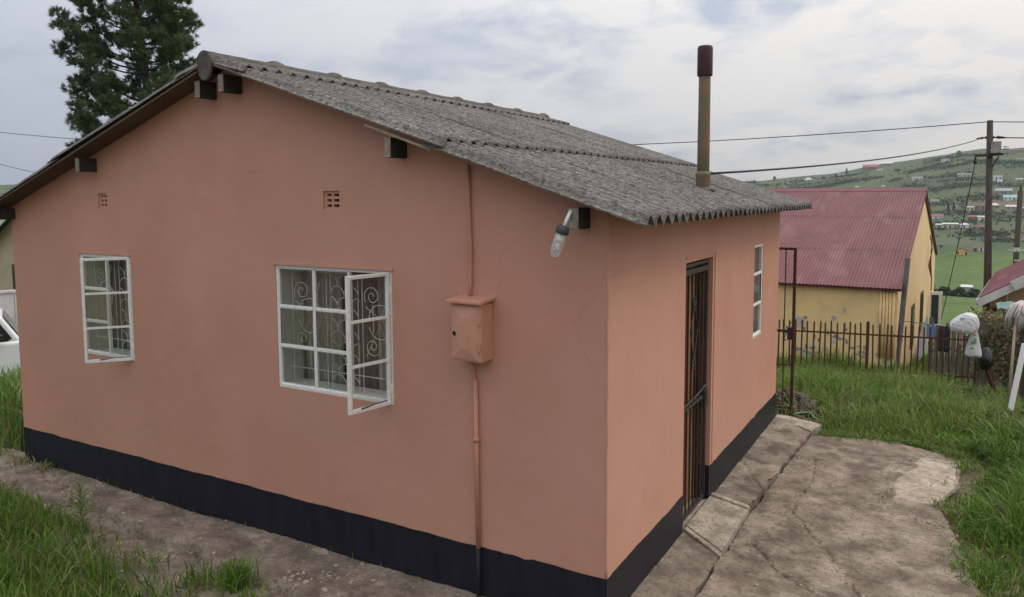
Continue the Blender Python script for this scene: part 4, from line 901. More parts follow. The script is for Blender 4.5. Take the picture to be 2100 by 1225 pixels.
# leaning rusty stake with carrier bags
st_ = MB(); st_.bar((2.43, 9.02, -1.0), (1.93, 8.5, .50), .045, .045); st_ = st_.build('leaning_stake', 'rust_fence'); set_origin(st_, (2.43, 9.02, -1.0)); tag(st_, 'rusty steel stake leaning left with carrier bags tied to it', 'stake')
def bag(name, center, rad, m, label, seed, pinch=.0):
    bm = bmesh.new(); bmesh.ops.create_icosphere(bm, subdivisions=5, radius=1); g = np.random.default_rng(seed)
    ph = g.uniform(0, 6.28, 12)
    for v in bm.verts:
        p = v.co.copy(); a = math.atan2(p.y, p.x)
        w_ = 1+.09*math.sin(2*a+2*p.z+ph[0])+.04*math.sin(5*a-3*p.z+ph[1])+.03*abs(math.sin(6*a+4*p.z+ph[2]))+.025*abs(math.sin(9*p.z+5*a+ph[3]))+.015*abs(math.sin(17*a-6*p.z+ph[5]))
        if pinch > .8: k = 1.0-.93*((p.z+1)/2)**.8; p = Vector((p.x/max(.35, math.sqrt(max(0, 1-p.z*p.z)))**.75, p.y/max(.35, math.sqrt(max(0, 1-p.z*p.z)))**.75, p.z))
        else:
            k = 1-pinch*max(0, p.z)**1.3; p = Vector([math.copysign(abs(c_)**.72, c_) for c_ in p]) if pinch < .28 else p
        v.co = Vector((p.x*w_*k*rad[0], p.y*w_*k*rad[1], p.z*(1+.05*math.sin(4*a+ph[4]))*rad[2]))
    me = bpy.data.meshes.new(name); bm.to_mesh(me); bm.free(); me.materials.append(M[m]); me.polygons.foreach_set('use_smooth', [True]*len(me.polygons))
    o = bpy.data.objects.new(name, me); col.objects.link(o); o.location = center; return tag(o, label, 'bag', 'carrier bags on the leaning stake')
b1 = bag('carrier_bag', (1.87, 8.33, .44), (.165, .13, .135), 'bag_white', 'puffed white carrier bag at the top of the leaning stake', 3, .25)
b2 = bag('carrier_bag', (2.0, 8.38, .21), (.14, .075, .23), 'bag_white', 'white carrier bag with green and red print hanging lower on the stake', 4, .92)
b3 = bag('carrier_bag', (2.155, 8.57, -.07), (.105, .09, .16), 'black_plastic', 'black plastic bag hanging lowest on the leaning stake', 5, .3)
def decal(parent, pts, m, name='print'):
    me = bpy.data.meshes.new(name); me.from_pydata(pts, [], [tuple(range(len(pts)))]); me.materials.append(M[m]); o = bpy.data.objects.new(name, me); col.objects.link(o); o.parent = parent; return o
def blob(cx_, cz_, r1, r2, y, n=12, s=0): return [(cx_+r1*math.cos(a)*(1+.25*math.sin(3*a+s)), y, cz_+r2*math.sin(a)*(1+.2*math.sin(2*a+s))) for a in np.linspace(0, 6.283, n, endpoint=False)]
decal(b2, blob(-.01, -.02, .034, .03, -.072, s=1), 'print_green'); decal(b2, blob(.012, .022, .016, .024, -.066, s=2), 'print_green'); decal(b2, blob(.0, .085, .012, .015, -.050, s=3), 'print_red'); decal(b2, blob(-.02, -.10, .03, .012, -.080, s=5), 'print_green')
for v_ in b1.data.vertices: v_.co.z *= 1+1.6*v_.co.x; v_.co.y *= 1+.8*v_.co.x
b1.rotation_euler = (0, R(-16), 0)
decal(b1, blob(-.005, .085, .028, .02, -.118, s=1), 'print_blue'); decal(b1, blob(-.125, .03, .018, .018, -.102, s=2), 'print_green'); decal(b1, blob(-.06, -.06, .02, .012, -.13, s=4), 'cloth_pink')

# post with a mop-like cloth, a pale stick and a white pipe at the right edge
ps = MB(); ps.bar((2.545, 7.25, -.75), (2.49, 7.33, .86), .085, .085, (0, 1, 0)); ps = bevel(ps.build('wooden_post', 'pole_wood'), .008); set_origin(ps, (2.545, 7.25, -.75)); tag(ps, 'dark wooden post standing at the right edge of the yard', 'post')
mo = MB(); g_ = np.random.default_rng(9)
for k in range(110):
    a = g_.uniform(1.6, 5.6); r0 = g_.uniform(.01, .06); L_ = g_.uniform(.10, .32); x, y = 2.47, 7.33
    p0 = Vector((x+.3*r0*math.cos(a), y+.3*r0*math.sin(a), .905+g_.uniform(-.01, .02))); p1 = Vector((x+(r0+.045)*math.cos(a), y+(r0+.045)*math.sin(a), .87)); p2 = p1+Vector((.04*math.cos(a)-.02, .04*math.sin(a), -L_*.5)); p3 = p2+Vector((g_.uniform(-.04, .02), 0, -L_*.5))
    mo.tube([p0, p1, p2, p3], [.012, .014, .012, .006], 5)
mo = mo.build('mop_cloth', 'mop', None, True); set_origin(mo, (2.47, 7.33, .6)); tag(mo, 'shaggy pale mop cloth draped over the wooden post', 'mop')
sk = MB(); sk.tube([(2.36, 7.05, -.45), (2.40, 7.22, .62)], .016, 8); sk = sk.build('pale_stick', 'stick_pale', None, True); set_origin(sk, (2.36, 7.05, -.45)); tag(sk, 'thin pale stick leaning against the wooden post', 'stick')
wp = MB(); wp.bar((2.33, 6.35, -.33), (2.46, 6.55, .52), .05, .05); wp = bevel(wp.build('white_pipe', 'white_plastic'), .012, 3); set_origin(wp, (2.33, 6.35, -.33)); tag(wp, 'white square pipe leaning at the right edge', 'pipe')

# ------------------------------------------------------------------ red-roofed house at the right edge
E0, F0 = Vector((2.177, 14.5, .045)), Vector((2.71, 20.7, .045))       # left eave, near and far end
ed = (F0-E0).normalized(); pr = Vector((ed.y, -ed.x, 0)); upv = Vector((0, 0, 1)); sl2 = .62
def tp(s, e, dz=0): v = E0+ed*e+pr*s; return Vector((v.x, v.y, E0.z+sl2*(s if s < 3 else 6-s)+dz))
LT = (F0-E0).length
rh_ = thing('tan_house', 'tan house with a maroon roof and white fascia at the right edge', 'house', tuple(tp(3, LT/2).xy)+(-2.6,))
roofp = bpy.data.objects.new('roof', None); col.objects.link(roofp); roofp.parent = rh_
for sa, sb_ in ((0, 3), (3, 6)):
    for k in range(8):
        e0, e1 = LT*k/8, LT*(k+1)/8-.004; n_ = 40; vs = []
        for s in (sa, sb_):
            for q in range(n_+1): vs.append(tuple(tp(s-1e-4 if s == 3 else s, e0+(e1-e0)*q/n_, .05+.010*math.sin(q*1.26))))
        b = MB(); b.add(vs, [(q, q+1, n_+2+q, n_+1+q) for q in range(n_)]); b.build('roof_sheet', 'red_sheet', roofp)
b = MB(); b.bar(tp(0, -.03, -.06), tp(.62, -.03, -.06), .04, .15); b.build('fascia', 'fascia_white', rh_)
b = MB(); b.bar(tp(.60, -.10, -.03), tp(3, -.10, -.03), .05, .20); b.build('porch_fascia', 'fascia_white', rh_)
b = MB(); b.bar(tp(3, -.05, -.06), tp(6, -.05, -.06), .04, .15); b.build('far_fascia', 'fascia_white', rh_)
b = MB(); b.bar(tp(-.02, -.03, -.05), tp(-.02, LT, -.05), .03, .13); b.build('side_fascia', 'fascia_white', rh_)
def lowp(v, z): return (v.x, v.y, z)
b = MB(); b.add([lowp(tp(.2, .35), -4), lowp(tp(5.8, .35), -4), tuple(tp(5.8, .35, .03)), tuple(tp(3, .35, .03)), tuple(tp(.2, .35, .03))], [(0, 1, 2, 3, 4)]); b.add([lowp(tp(.2, .35), -4), lowp(tp(.2, LT-.2), -4), tuple(tp(.2, LT-.2, .03)), tuple(tp(.2, .35, .03))], [(0, 1, 2, 3)]); b.build('wall', 'tan_wall', rh_)
for s0, s1, z0, z1, nm in ((.24, .33, -.55, -.12, 'window'), (.95, 1.7, -2.4, -.25, 'door')):
    q0 = tp(s0, .338); q1 = tp(s1, .338); zc_ = (z0+z1)/2; b = MB(); b.bar((q0.x, q0.y, zc_), (q1.x, q1.y, zc_), .02, z1-z0); w_ = b.build(nm, 'brown_frame', rh_)
    q0 = tp(s0+.02, .32); q1 = tp(s1-.02, .32); b = MB(); b.bar((q0.x, q0.y, zc_), (q1.x, q1.y, zc_), .008, z1-z0-.06); b.build('pane' if nm == 'window' else 'door_panel', 'dark_opening', w_)
q = tp(.50, .30); b = MB(); b.tube([(q.x, q.y, -3.5), (q.x, q.y, .2)], .016, 8); b.build('downpipe', 'fascia_white', rh_)

# ------------------------------------------------------------------ utility poles and wires
def wire(name, p, q, sag, r, label, n=24):
    p, q = Vector(p), Vector(q); b = MB(); b.tube([p.lerp(q, k/n)-Vector((0, 0, sag*4*(k/n)*(1-k/n))) for k in range(n+1)], r, 5); o = b.build(name, 'cable', None, True); set_origin(o, p.lerp(q, .5)); return tag(o, label, 'wire', 'overhead wires')
up1 = thing('utility_pole', 'tall dark timber pole with a pale box near its top', 'pole', (2.52, 19.1, -2.9))
b = MB(); b.tube([(2.55, 19.05, -3.4), (2.50, 19.3, 0), (2.393, 19.656, 4.13)], [.105, .092, .072], 12); b.build('pole', 'pole_wood', up1, True)
b = MB(); b.box((2.43, 19.40, 3.28), (2.66, 19.62, 3.58)); bevel(b.build('equipment_box', 'bare_render', up1), .01)
b = MB(); b.bar((2.08, 19.45, 3.22), (2.72, 19.50, 3.25), .06, .06); b.bar((2.45, 19.52, 2.85), (2.62, 19.5, 3.2), .035, .035); b.build('cross_arm', 'pole_wood', up1)
b = MB(); b.lathe((2.10, 19.45, 3.02), [(.02, 0), (.045, .03), (.045, .06), (.025, .09), (.04, .12), (.015, .18)], 10); b.build('insulator', 'black_plastic', up1, True)
b = MB()
for k in range(3): b.tube([(2.33, 19.55, 3.66+.03*k), (2.24, 19.5, 3.70-.02*k), (2.1, 19.4, 3.66)], .012, 5); b.tube([(2.47, 19.6, 3.66+.03*k), (2.58, 19.6, 3.72-.03*k), (2.8, 19.65, 3.67)], .012, 5)
b.build('wire_clamps', 'cable', up1)
up2 = thing('utility_pole', 'shorter dark pole with small fittings beyond the tan house', 'pole', (4.65, 45.8, -7.5))
b = MB(); b.tube([(4.60, 45.8, -7.6), (4.74, 46.3, 2.35)], [.17, .13], 10); b.tube([(4.74, 46.3, 2.3), (4.75, 46.3, 2.70)], .05, 8); b.build('pole', 'pole_wood', up2, True)
b = MB(); b.box((4.55, 46.0, -.95), (4.87, 46.2, -.72)); b.bar((4.3, 46.1, -.85), (5.2, 46.1, -.85), .05, .05); b.bar((4.6, 46.0, -1.42), (4.86, 46.0, -1.42), .06, .07); b.build('fitting', 'fascia_white', up2)
wire('overhead_wire', (2.40, 19.62, 4.10), (-33.0, 12.6, 5.0), .78, .012, 'top overhead wire passing behind the house to the timber pole')
wire('overhead_wire', (2.40, 19.7, 4.10), (14, 21.5, 4.5), .25, .012, 'top overhead wire leaving the timber pole to the right', 10)
wire('overhead_wire', (2.44, 19.6, 3.69), (14, 21.0, 3.55), .12, .014, 'twisted lower cable leaving the timber pole to the right', 10)
wire('service_cable', (2.2, 19.45, 3.66), (-.15, 2.60, 2.44), 0.12, .0105, 'sagging service cable from the timber pole to the chimney pipe')
wire('overhead_wire', (-33.0, 12.6, 3.9), (-5.6, 5.1, 2.42), .45, .010, 'lower overhead wire at the far left coming to the house')
wire('pole_stay', (2.10, 19.45, 3.02), (1.05, 27.0, -4.2), .3, .012, 'thin stay wire slanting down from the pole arm')

# ------------------------------------------------------------------ pine tree behind the roof
def needles_mesh(name, centers, dirs, n_per, length, width, colr, m, parent, spread=1.0, seed=1):
    g = np.random.default_rng(seed); K = len(centers); N_ = K*n_per
    c = np.repeat(centers, n_per, 0); d = np.repeat(dirs, n_per, 0)
    v = d+spread*g.normal(0, .55, (N_, 3)); v /= np.linalg.norm(v, axis=1)[:, None]
    L_ = length*g.uniform(.6, 1.15, (N_, 1)); sd = np.cross(v, g.normal(0, 1, (N_, 3))); sd /= np.linalg.norm(sd, axis=1)[:, None]+1e-9
    base = c+g.normal(0, .03, (N_, 3)); w_ = width*g.uniform(.7, 1.2, (N_, 1))
    V = np.stack([base-sd*w_, base+sd*w_, base+v*L_], 1).reshape(-1, 3); F = np.arange(N_*3).reshape(-1, 3)
    cc = np.repeat(np.repeat(colr, n_per, 0)*g.uniform(.75, 1.25, (N_, 1)), 3, 0)
    off = np.array(wloc(parent)) if parent else 0
    return fastmesh(name, V-off, F, m, parent, cc)
PT = Vector((-25.7, 15.1, float(ground_z(-25.7, 15.1))))
pine = thing('pine_tree', 'tall dark green pine tree rising behind the left roof slope', 'tree', PT)
g = np.random.default_rng(21)
tr = MB(); Ht = 19.0; lean = lambda z: Vector((.35*math.sin(z*.22), .2*math.sin(z*.3), 0))
tr.tube([PT+lean(z)+Vector((0, 0, z-.3)) for z in np.linspace(0, Ht, 16)], list(np.linspace(.30, .03, 16)), 10)
cent, dirs, cols_ = [], [], []
nb = 165
for k in range(nb):
    z = 3.9+(Ht-4.2)*(k/nb)**1.05+g.uniform(-.2, .2); t = max(0, z-4.6)/(Ht-4.6)
    Lb = (2.5*(1-.55*t**1.4)+.2)*g.uniform(.72, 1.06); a = k*2.399+g.uniform(-.5, .5); Lb *= 1.04+.16*max(-1, min(1, -.868*math.cos(a)-.497*math.sin(a)))
    hd_ = Vector((math.cos(a), math.sin(a), 0)); p0 = PT+lean(z)+Vector((0, 0, z)); rise = .12+.35*t
    pts = [p0]; 
    for q in range(1, 7):
        f = q/6; pts.append(p0+hd_*Lb*f+Vector((g.normal(0, .05), g.normal(0, .05), Lb*(rise*f+.22*f*f-.10*math.sin(f*3)))))
    tr.tube(pts, list(np.linspace(.055*(1-.5*t), .012, 7)), 6, False)
    ncl = int(5+6*Lb/2.9)
    for q in range(ncl):
        f = (.30+.70*(q+.5)/ncl)**.85 if q else .985; f = min(f, .985); i0 = min(int(f*6), 5); base = pts[i0].lerp(pts[i0+1], f*6-i0)
        sa = a+(-1)**q*g.uniform(.3, 1.2); Lt = g.uniform(.12, .55)*(1.15-.6*f) if q else .1
        tv = Vector((math.cos(sa), math.sin(sa), g.uniform(.05, .6))).normalized(); cc0 = base+tv*Lt; tr.tube([base, cc0], [.013, .008], 4, False)
        rad_ = g.uniform(.24, .38)*(1.0 if f > .5 else .8); shade = g.uniform(.72, 1.3)
        for s in range(12):
            dv_ = Vector(g.normal(0, 1, 3)); dv_.z = abs(dv_.z)*.8-.25; dv_.normalize(); pp = cc0+Vector((dv_.x*rad_, dv_.y*rad_, dv_.z*rad_*.8))*g.uniform(.45, 1)
            cent.append(pp); dirs.append((dv_*.9+Vector((0, 0, .35))).normalized())
            cols_.append(np.array((.085, .138, .058))*shade*g.uniform(.8, 1.2)+np.array((.02, .024, -.002))*(g.random() < .25))
tr.build('trunk', 'bark', pine, True)
needles_mesh('crown', np.array([tuple(c) for c in cent]), np.array([tuple(d) for d in dirs]), 28, .19, .0115, np.array(cols_), 'needles', pine, 1.0, 31)

# ------------------------------------------------------------------ far left: car, wall and neighbour's house
CF = Vector((.45, .893, 0)); CNr = Vector((.893, -.45, 0)); CO = Vector((-13.25, 3.18, 0)); CZ = float(ground_z(-13.3, 3.3))-.02
CZ = -1.40
car = thing('parked_car', 'white parked car half hidden behind the left corner of the house', 'car', (CO.x, CO.y, CZ))
def cp_(s, n_, z): v = CO+CF*s+CNr*n_; return (v.x, v.y, CZ+z)
def extr(poly, n0, n1, name, m, par, bv=.03):
    b = MB(); b.prism([cp_(s, n0, z) for s, z in poly], tuple(CNr*(n1-n0))); o = b.build(name, m, par); return bevel(o, bv, 3)
extr([(-2.9, .35), (1.75, .35), (1.85, .55), (1.75, .82), (.75, 1.00), (.45, 1.04), (-2.9, 1.04), (-2.98, .7)], -1.6, 0, 'body', 'car_white', car, .06)
extr([(.44, 1.03), (.16, 1.48), (-.05, 1.57), (-2.5, 1.57), (-2.85, 1.03)], -1.52, -.06, 'cabin', 'car_white', car, .05)
for pl, nm in (([(.30, 1.09), (.11, 1.40), (-.02, 1.48), (-.90, 1.48), (-.90, 1.04), (.22, 1.04)], 'side_window'), ([(-1.03, 1.06), (-1.03, 1.50), (-2.0, 1.50), (-2.0, 1.06)], 'side_window')):
    b = MB(); b.prism([cp_(s, -.062, z) for s, z in pl], tuple(CNr*.012)); b.build(nm, 'car_glass', car)
b = MB(); b.add([cp_(.445, -.2, 1.07), cp_(.445, -1.4, 1.07), cp_(.19, -1.35, 1.48), cp_(.19, -.25, 1.48)], [(0, 1, 2, 3)]); b.build('windscreen', 'car_glass', car)
b = MB(); b.prism([cp_(-.02, .0, 1.08), cp_(.15, .0, 1.08), cp_(.16, 0, 1.20), cp_(.0, 0, 1.22)], tuple(CNr*.16)); bevel(b.build('side_mirror', 'black_plastic', car), .03, 3)
for s in (1.15, -2.1):
    b = MB(); b.tube([cp_(s, -.16, .31), cp_(s, .02, .31)], .31, 24); wh = b.build('wheel', 'tyre', car); b = MB(); b.tube([cp_(s, .0, .31), cp_(s, .028, .31)], .19, 18); b.build('rim', 'steel_grey', wh)
b = MB(); b.box((0, 0, 0), (0, 0, 0))
lw = thing('panel_wall', 'whitish low wall behind the parked car', 'wall', (-16.5, 4.7, -1.9))
for k in range(10):
    s0 = -4.4+k*.8; o_ = CO-CNr*3.2; a_ = o_+CF*s0; b_ = o_+CF*(s0+.78); b = MB(); b.bar((a_.x, a_.y, -.85), (b_.x, b_.y, -.85), .08, 2.1); b.build('wall_panel', 'concrete_white', lw)
b = MB(); a_ = CO-CNr*3.2+CF*-4.4; b_ = CO-CNr*3.2+CF*3.6; b.bar((a_.x, a_.y, .23), (b_.x, b_.y, .23), .14, .05); b.build('coping', 'concrete_white', lw)
nh = thing('neighbour_house', 'cream house with white barge board at the far left', 'house', (-24.5, 12.0, -2.4))
ny = 9.6; ax_, hw, ez, sl_ = -22.6, 4.0, .55, .55
b = MB(); b.add([(ax_-hw, ny, -3.4), (ax_+hw, ny, -3.4), (ax_+hw, ny, ez), (ax_, ny, ez+sl_*hw), (ax_-hw, ny, ez)], [(0, 1, 2, 3, 4)]); b.add([(ax_-hw, ny, -3.4), (ax_-hw, ny+7, -3.4), (ax_-hw, ny+7, ez), (ax_-hw, ny, ez)], [(0, 1, 2, 3)]); b.add([(ax_+hw, ny, -3.4), (ax_+hw, ny+7, -3.4), (ax_+hw, ny+7, ez), (ax_+hw, ny, ez)], [(0, 1, 2, 3)]); b.build('wall', 'cream_wall', nh)
b = MB(); b.prism([(ax_-hw-.4, ny-.35, ez-sl_*.4+.06), (ax_, ny-.35, ez+sl_*hw+.06), (ax_+hw+.4, ny-.35, ez-sl_*.4+.06), (ax_+hw+.4, ny-.35, ez-sl_*.4+.12), (ax_, ny-.35, ez+sl_*hw+.13), (ax_-hw-.4, ny-.35, ez-sl_*.4+.12)], (0, 7.6, 0)); b.build('roof', 'ridge_cement', nh)
b = MB()
for s in (-1, 1): b.bar((ax_+s*(hw+.4), ny-.37, ez-sl_*.4-.06), (ax_+s*.05, ny-.37, ez+sl_*hw-.06), .03, .24)
b.build('barge_board', 'fascia_white', nh)
b = MB(); b.box((-24.95, ny-.03, -.75), (-24.05, ny-.001, .08)); wn = b.build('window', 'brown_frame', nh); b = MB(); b.box((-24.86, ny-.05, -.66), (-24.52, ny-.031, -.02)); b.box((-24.46, ny-.05, -.66), (-24.14, ny-.031, -.02)); b.build('pane', 'car_glass', wn)

# ------------------------------------------------------------------ houses and trees across the valley
mat('h_white', (.66, .65, .62), rough=.8); mat('h_cream', (.55, .47, .34), rough=.8); mat('h_brick', (.30, .16, .12), rough=.85); mat('h_grey', (.32, .31, .30), rough=.85); mat('h_yellow', (.60, .40, .15), rough=.8)
mat('r_grey', (.30, .30, .30), rough=.7); mat('r_red', (.26, .09, .08), rough=.7); mat('r_teal', (.22, .42, .38), rough=.6); mat('r_pale', (.55, .54, .52), rough=.6); mat('r_brown', (.14, .10, .08), rough=.8)
# x, y, width, wall height, wall, roof, kind, label
HOUSES = [
 (-8.4, 877.9, 7.7, 2.4, 'h_white', 'r_grey', 'flat', 'white house high on the hill, lower of the pair left of the timber pole'),
 (-8.9, 926.0, 7.2, 2.2, 'h_grey', 'r_pale', 'flat', 'pale grey house on the hill crest above a white house'),
 (-28.8, 779.5, 8.4, 2.2, 'h_white', 'r_pale', 'flat', 'long white house mid hill above the end of the maroon roof ridge'),
 (7.3, 767.1, 10.0, 3.0, 'h_cream', 'r_pale', 'flat', 'cream flat-roofed house mid hill just left of the timber pole'),
 (30.2, 750.6, 8.3, 3.8, 'h_white', 'r_pale', 'flat', 'large white house mid hill just right of the timber pole'),
 (32.2, 738.3, 3.6, 2.2, 'h_white', 'r_pale', 'flat', 'small white outbuilding below the large white hillside house'),
 (-12.4, 673.5, 5.4, 2.3, 'h_white', 'r_grey', 'flat', 'small white house right of the ochre gable tip'),
 (37.2, 663.8, 10.5, 2.4, 'h_white', 'r_teal', 'gable', 'house with a pale teal roof right of the timber pole'),
 (33.1, 690.4, 10.6, 2.7, 'h_grey', 'r_grey', 'gable', 'grey house above the teal-roofed house'),
 (53.0, 918.0, 10.8, 2.6, 'h_grey', 'r_brown', 'gable', 'brown roofed house on the crest at the right edge'),
 (-9.4, 592.5, 8.4, 2.2, 'h_white', 'r_red', 'gable', 'white house with a red roof beside the ochre gable'),
 (10.8, 631.2, 5.2, 2.5, 'h_cream', 'r_pale', 'flat', 'cream box house right of the dark hillside trees'),
 (17.0, 632.2, 7.2, 3.2, 'h_brick', 'r_brown', 'flat', 'pink brick house just left of the timber pole'),
 (25.4, 640.6, 6.6, 2.2, 'h_brick', 'r_pale', 'hip', 'brick house with a white hipped roof right of the timber pole'),
 (16.8, 566.0, 5.0, 3.2, 'h_white', 'r_pale', 'flat', 'white house with a dark doorway touching the timber pole'),
 (11.9, 574.1, 5.6, 2.5, 'h_brick', 'r_red', 'gable', 'red roofed brick house left of the white doorway house'),
 (-6.6, 554.2, 4.2, 2.0, 'h_cream', 'r_pale', 'flat', 'small cream house, leftmost of the cream row'),
 (-.6, 546.6, 8.5, 3.0, 'h_cream', 'r_pale', 'flat', 'long cream house in the middle of the cream row'),
 (6.9, 542.3, 4.8, 2.5, 'h_white', 'r_pale', 'hip', 'white house with a pale hipped roof ending the cream row'),
 (12.2, 533.0, 4.6, 2.6, 'h_grey', 'r_brown', 'gable', 'grey brown house below the red roofed brick house'),
 (16.2, 530.0, 4.2, 2.6, 'h_brick', 'r_red', 'gable', 'small brick house with red roof left of the timber pole, lowest of the cluster'),
 (5.3, 421.3, 7.0, 2.4, 'h_yellow', 'r_brown', 'front', 'bright yellow gabled house standing at the edge of the field'),
 (13.4, 433.5, 2.1, 2.5, 'h_white', 'r_brown', 'flat', 'narrow white hut with dark opening right of the yellow field house'),
 (10.9, 433.7, 1.6, 1.9, 'h_brick', 'r_red', 'flat', 'small red hut right of the yellow field house'),
 (35.2, 632.1, 6.0, 2.4, 'h_grey', 'r_pale', 'gable', 'grey house left of the thin dark pole'),
 (41.5, 620.9, 4.6, 2.6, 'h_white', 'r_grey', 'gable', 'pale house at the right edge beside the thin dark pole'),
 (-4.0, 449.7, 2.6, 1.6, 'h_grey', 'r_brown', 'flat', 'small grey hut left of the yellow field house'),
 (-140.2, 900.1, 8.5, 2.0, 'h_white', 'r_pale', 'hip', 'small white house on the low end of the hill crest'),
 (-109.0, 915.0, 9.7, 2.2, 'h_white', 'r_grey', 'flat', 'grey and white house on the crest left of the big brick house'),
 (-80.2, 921.0, 14.8, 4.2, 'h_brick', 'r_red', 'gable', 'big red brick house on the hill crest'),
 (-69.9, 907.0, 5.6, 1.8, 'h_white', 'r_pale', 'flat', 'low white house below the big brick crest house'),
 (-64.6, 935.0, 10.7, 2.7, 'h_grey', 'r_pale', 'gable', 'pale roofed house on the crest right of the big brick house'),
 (-78.7, 784.2, 2.4, 2.2, 'h_white', 'r_pale', 'flat', 'tiny white hut just above the middle of the maroon roof'),
 (-55.1, 765.4, 2.4, 2.2, 'h_cream', 'r_pale', 'flat', 'tiny cream hut just above the right part of the maroon roof'),
 (53.7, 854.3, 8.3, 2.0, 'h_white', 'r_grey', 'flat', 'low white house high on the hill at the right edge'),
 (45.8, 745.7, 5.0, 2.0, 'h_cream', 'r_pale', 'flat', 'small cream house mid hill at the right edge'),
]
for (x, y, w_, h_, wm_, rm_, kind, lb) in HOUSES:
    z = float(ground_z(x, y))-.3; dp = w_*.7
    hs = thing('hillside_house', lb, 'house', (x, y, z), 'houses across the valley')
    b = MB(); x0, x1 = x-w_/2, x+w_/2; b.box((x0, y, z-1), (x1, y+dp, z+h_))
    if kind == 'front': b.prism([(x0, y, z+h_), (x1, y, z+h_), (x, y, z+h_+w_*.22)], (0, dp, 0))
    b.build('wall', wm_, hs); ov = .3; b = MB()
    if kind == 'flat': b.prism([(x0-ov, y-ov, z+h_+.05), (x1+ov, y-ov, z+h_+.05), (x1+ov, y+dp+ov, z+h_+.5), (x0-ov, y+dp+ov, z+h_+.5)], (0, 0, .15))
    elif kind == 'gable': b.prism([(x0-ov, y-ov, z+h_-.1), (x0-ov, y+dp/2, z+h_+dp*.25), (x0-ov, y+dp+ov, z+h_-.1)], (w_+2*ov, 0, 0))
    elif kind == 'hip':
        b.add([(x0-ov, y-ov, z+h_), (x1+ov, y-ov, z+h_), (x1+ov, y+dp+ov, z+h_), (x0-ov, y+dp+ov, z+h_), (x-.2*w_, y+dp/2, z+h_+w_*.25), (x+.2*w_, y+dp/2, z+h_+w_*.25)], [(0, 1, 5, 4), (1, 2, 5), (2, 3, 4, 5), (3, 0, 4), (3, 2, 1, 0)])
    else:
        for s in (-1, 1): b.prism([(x+s*(w_/2+.4), y-.4, z+h_-.15), (x, y-.4, z+h_+w_*.22+.05), (x, y-.4, z+h_+w_*.22+.25), (x+s*(w_/2+.4), y-.4, z+h_+.02)], (0, dp+.8, 0))
    b.build('roof', rm_, hs)
    nw = max(1, int(w_/2.6))
    for k in range(nw):
        cxw = x0+w_*(k+.5)/nw; isd = (k == nw//2); b = MB(); b.box((cxw-.4, y-.05, z+(.3 if isd else h_*.42)), (cxw+.4, y-.002, z+h_*.82)); b.build('door' if isd else 'window', 'dark_opening', hs)

def leaf_mesh(name, C, size, colr, parent, seed, m='needles'):
    g = np.random.default_rng(seed); K = len(C); a = g.normal(0, 1, (K, 3)); a /= np.linalg.norm(a, axis=1)[:, None]; bb = np.cross(a, g.normal(0, 1, (K, 3))); bb /= np.linalg.norm(bb, axis=1)[:, None]
    s = size*g.uniform(.6, 1.3, (K, 1)); V = np.stack([C-a*s, C+bb*s*.55, C+a*s, C-bb*s*.55], 1).reshape(-1, 3); F = np.arange(K*4).reshape(-1, 4)
    cc = np.repeat(colr*g.uniform(.65, 1.35, (K, 1)), 4, 0)
    return fastmesh(name, V-(np.array(wloc(parent)) if parent else 0), F, m, parent, cc)
TREES = [(-103, 915, 4.2, 7.5, 'cone', 'slim dark tree on the crest left of the big brick house'), (-182, 930, 4.0, 4.5, 'round', 'small tree on the lowest part of the crest'), (-113.5, 912, 2.2, 3.2, 'round', 'tiny bush tree on the crest left of the slim tree'),
 (-2.6, 622.2, 3.0, 6.2, 'cone', 'dark conifer mid hill, left one of three'), (.8, 624.2, 3.2, 6.8, 'cone', 'dark conifer mid hill, middle one of three'), (6.7, 636.9, 5.4, 6.6, 'round', 'broad dark tree mid hill, right one of three'),
 (43.6, 925, 7.0, 7.0, 'open', 'loose tree on the crest just right of the timber pole'), (3.0, 930, 5.2, 4.4, 'round', 'round bush on the crest left of the timber pole'), (12.3, 606, 3.0, 2.7, 'round', 'small round tree in front of the cream box house'), (-124.8, 903, 5.6, 2.9, 'round', 'low tree near the white crest house'), (-51.1, 880.9, 7.0, 3.0, 'round', 'wide bush high on the hill above the maroon ridge'), (9.6, 527, 3.2, 2.4, 'round', 'small tree in front of the cream row')]
for k, (x, y, w_, h_, kind, lb) in enumerate(TREES):
    z = float(ground_z(x, y))-.2; t = thing('hillside_tree', lb, 'tree', (x, y, z), 'trees across the valley'); g = np.random.default_rng(60+k); n_ = 420
    b = MB(); b.tube([(x, y, z-.5), (x+.1, y, z+h_*.45), (x, y, z+h_*.8)], [.22, .15, .05], 6)
    for q in range(4): a = q*1.7; b.tube([(x, y, z+h_*(.3+.1*q)), (x+w_*.3*math.cos(a), y+w_*.3*math.sin(a), z+h_*(.5+.1*q))], [.08, .03], 4)
    b.build('trunk', 'bark', t)
    if kind == 'cone': hh = g.random(n_)**.8; rr_ = w_/2*(1-hh*.85)*np.sqrt(g.random(n_)); zz = h_*(.12+.9*hh)
    else:
        ph = g.uniform(0, 6.28, n_); hh = g.uniform(-1, 1, n_); rr_ = w_/2*np.sqrt(np.maximum(0, 1-hh**2))*g.uniform(.4, 1, n_)**.5; zz = h_*(.58+.42*hh) if kind == 'round' else h_*(.68+.30*hh)
    ph = g.uniform(0, 6.28, n_); cl_ = .25*w_*(np.sin(ph*3+k)*.3); C = np.stack([x+(rr_+cl_*.4)*np.cos(ph), y+(rr_+cl_*.4)*np.sin(ph), z+zz+.15*np.sin(ph*5)], 1)
    if kind == 'open': C = C[(np.sin(C[:, 0]*2.1)+np.sin(C[:, 2]*2.6+1)) > -.3]
    leaf_mesh('crown', C, .38, np.tile(np.array([(.032, .055, .030)]), (len(C), 1)), t, 90+k)
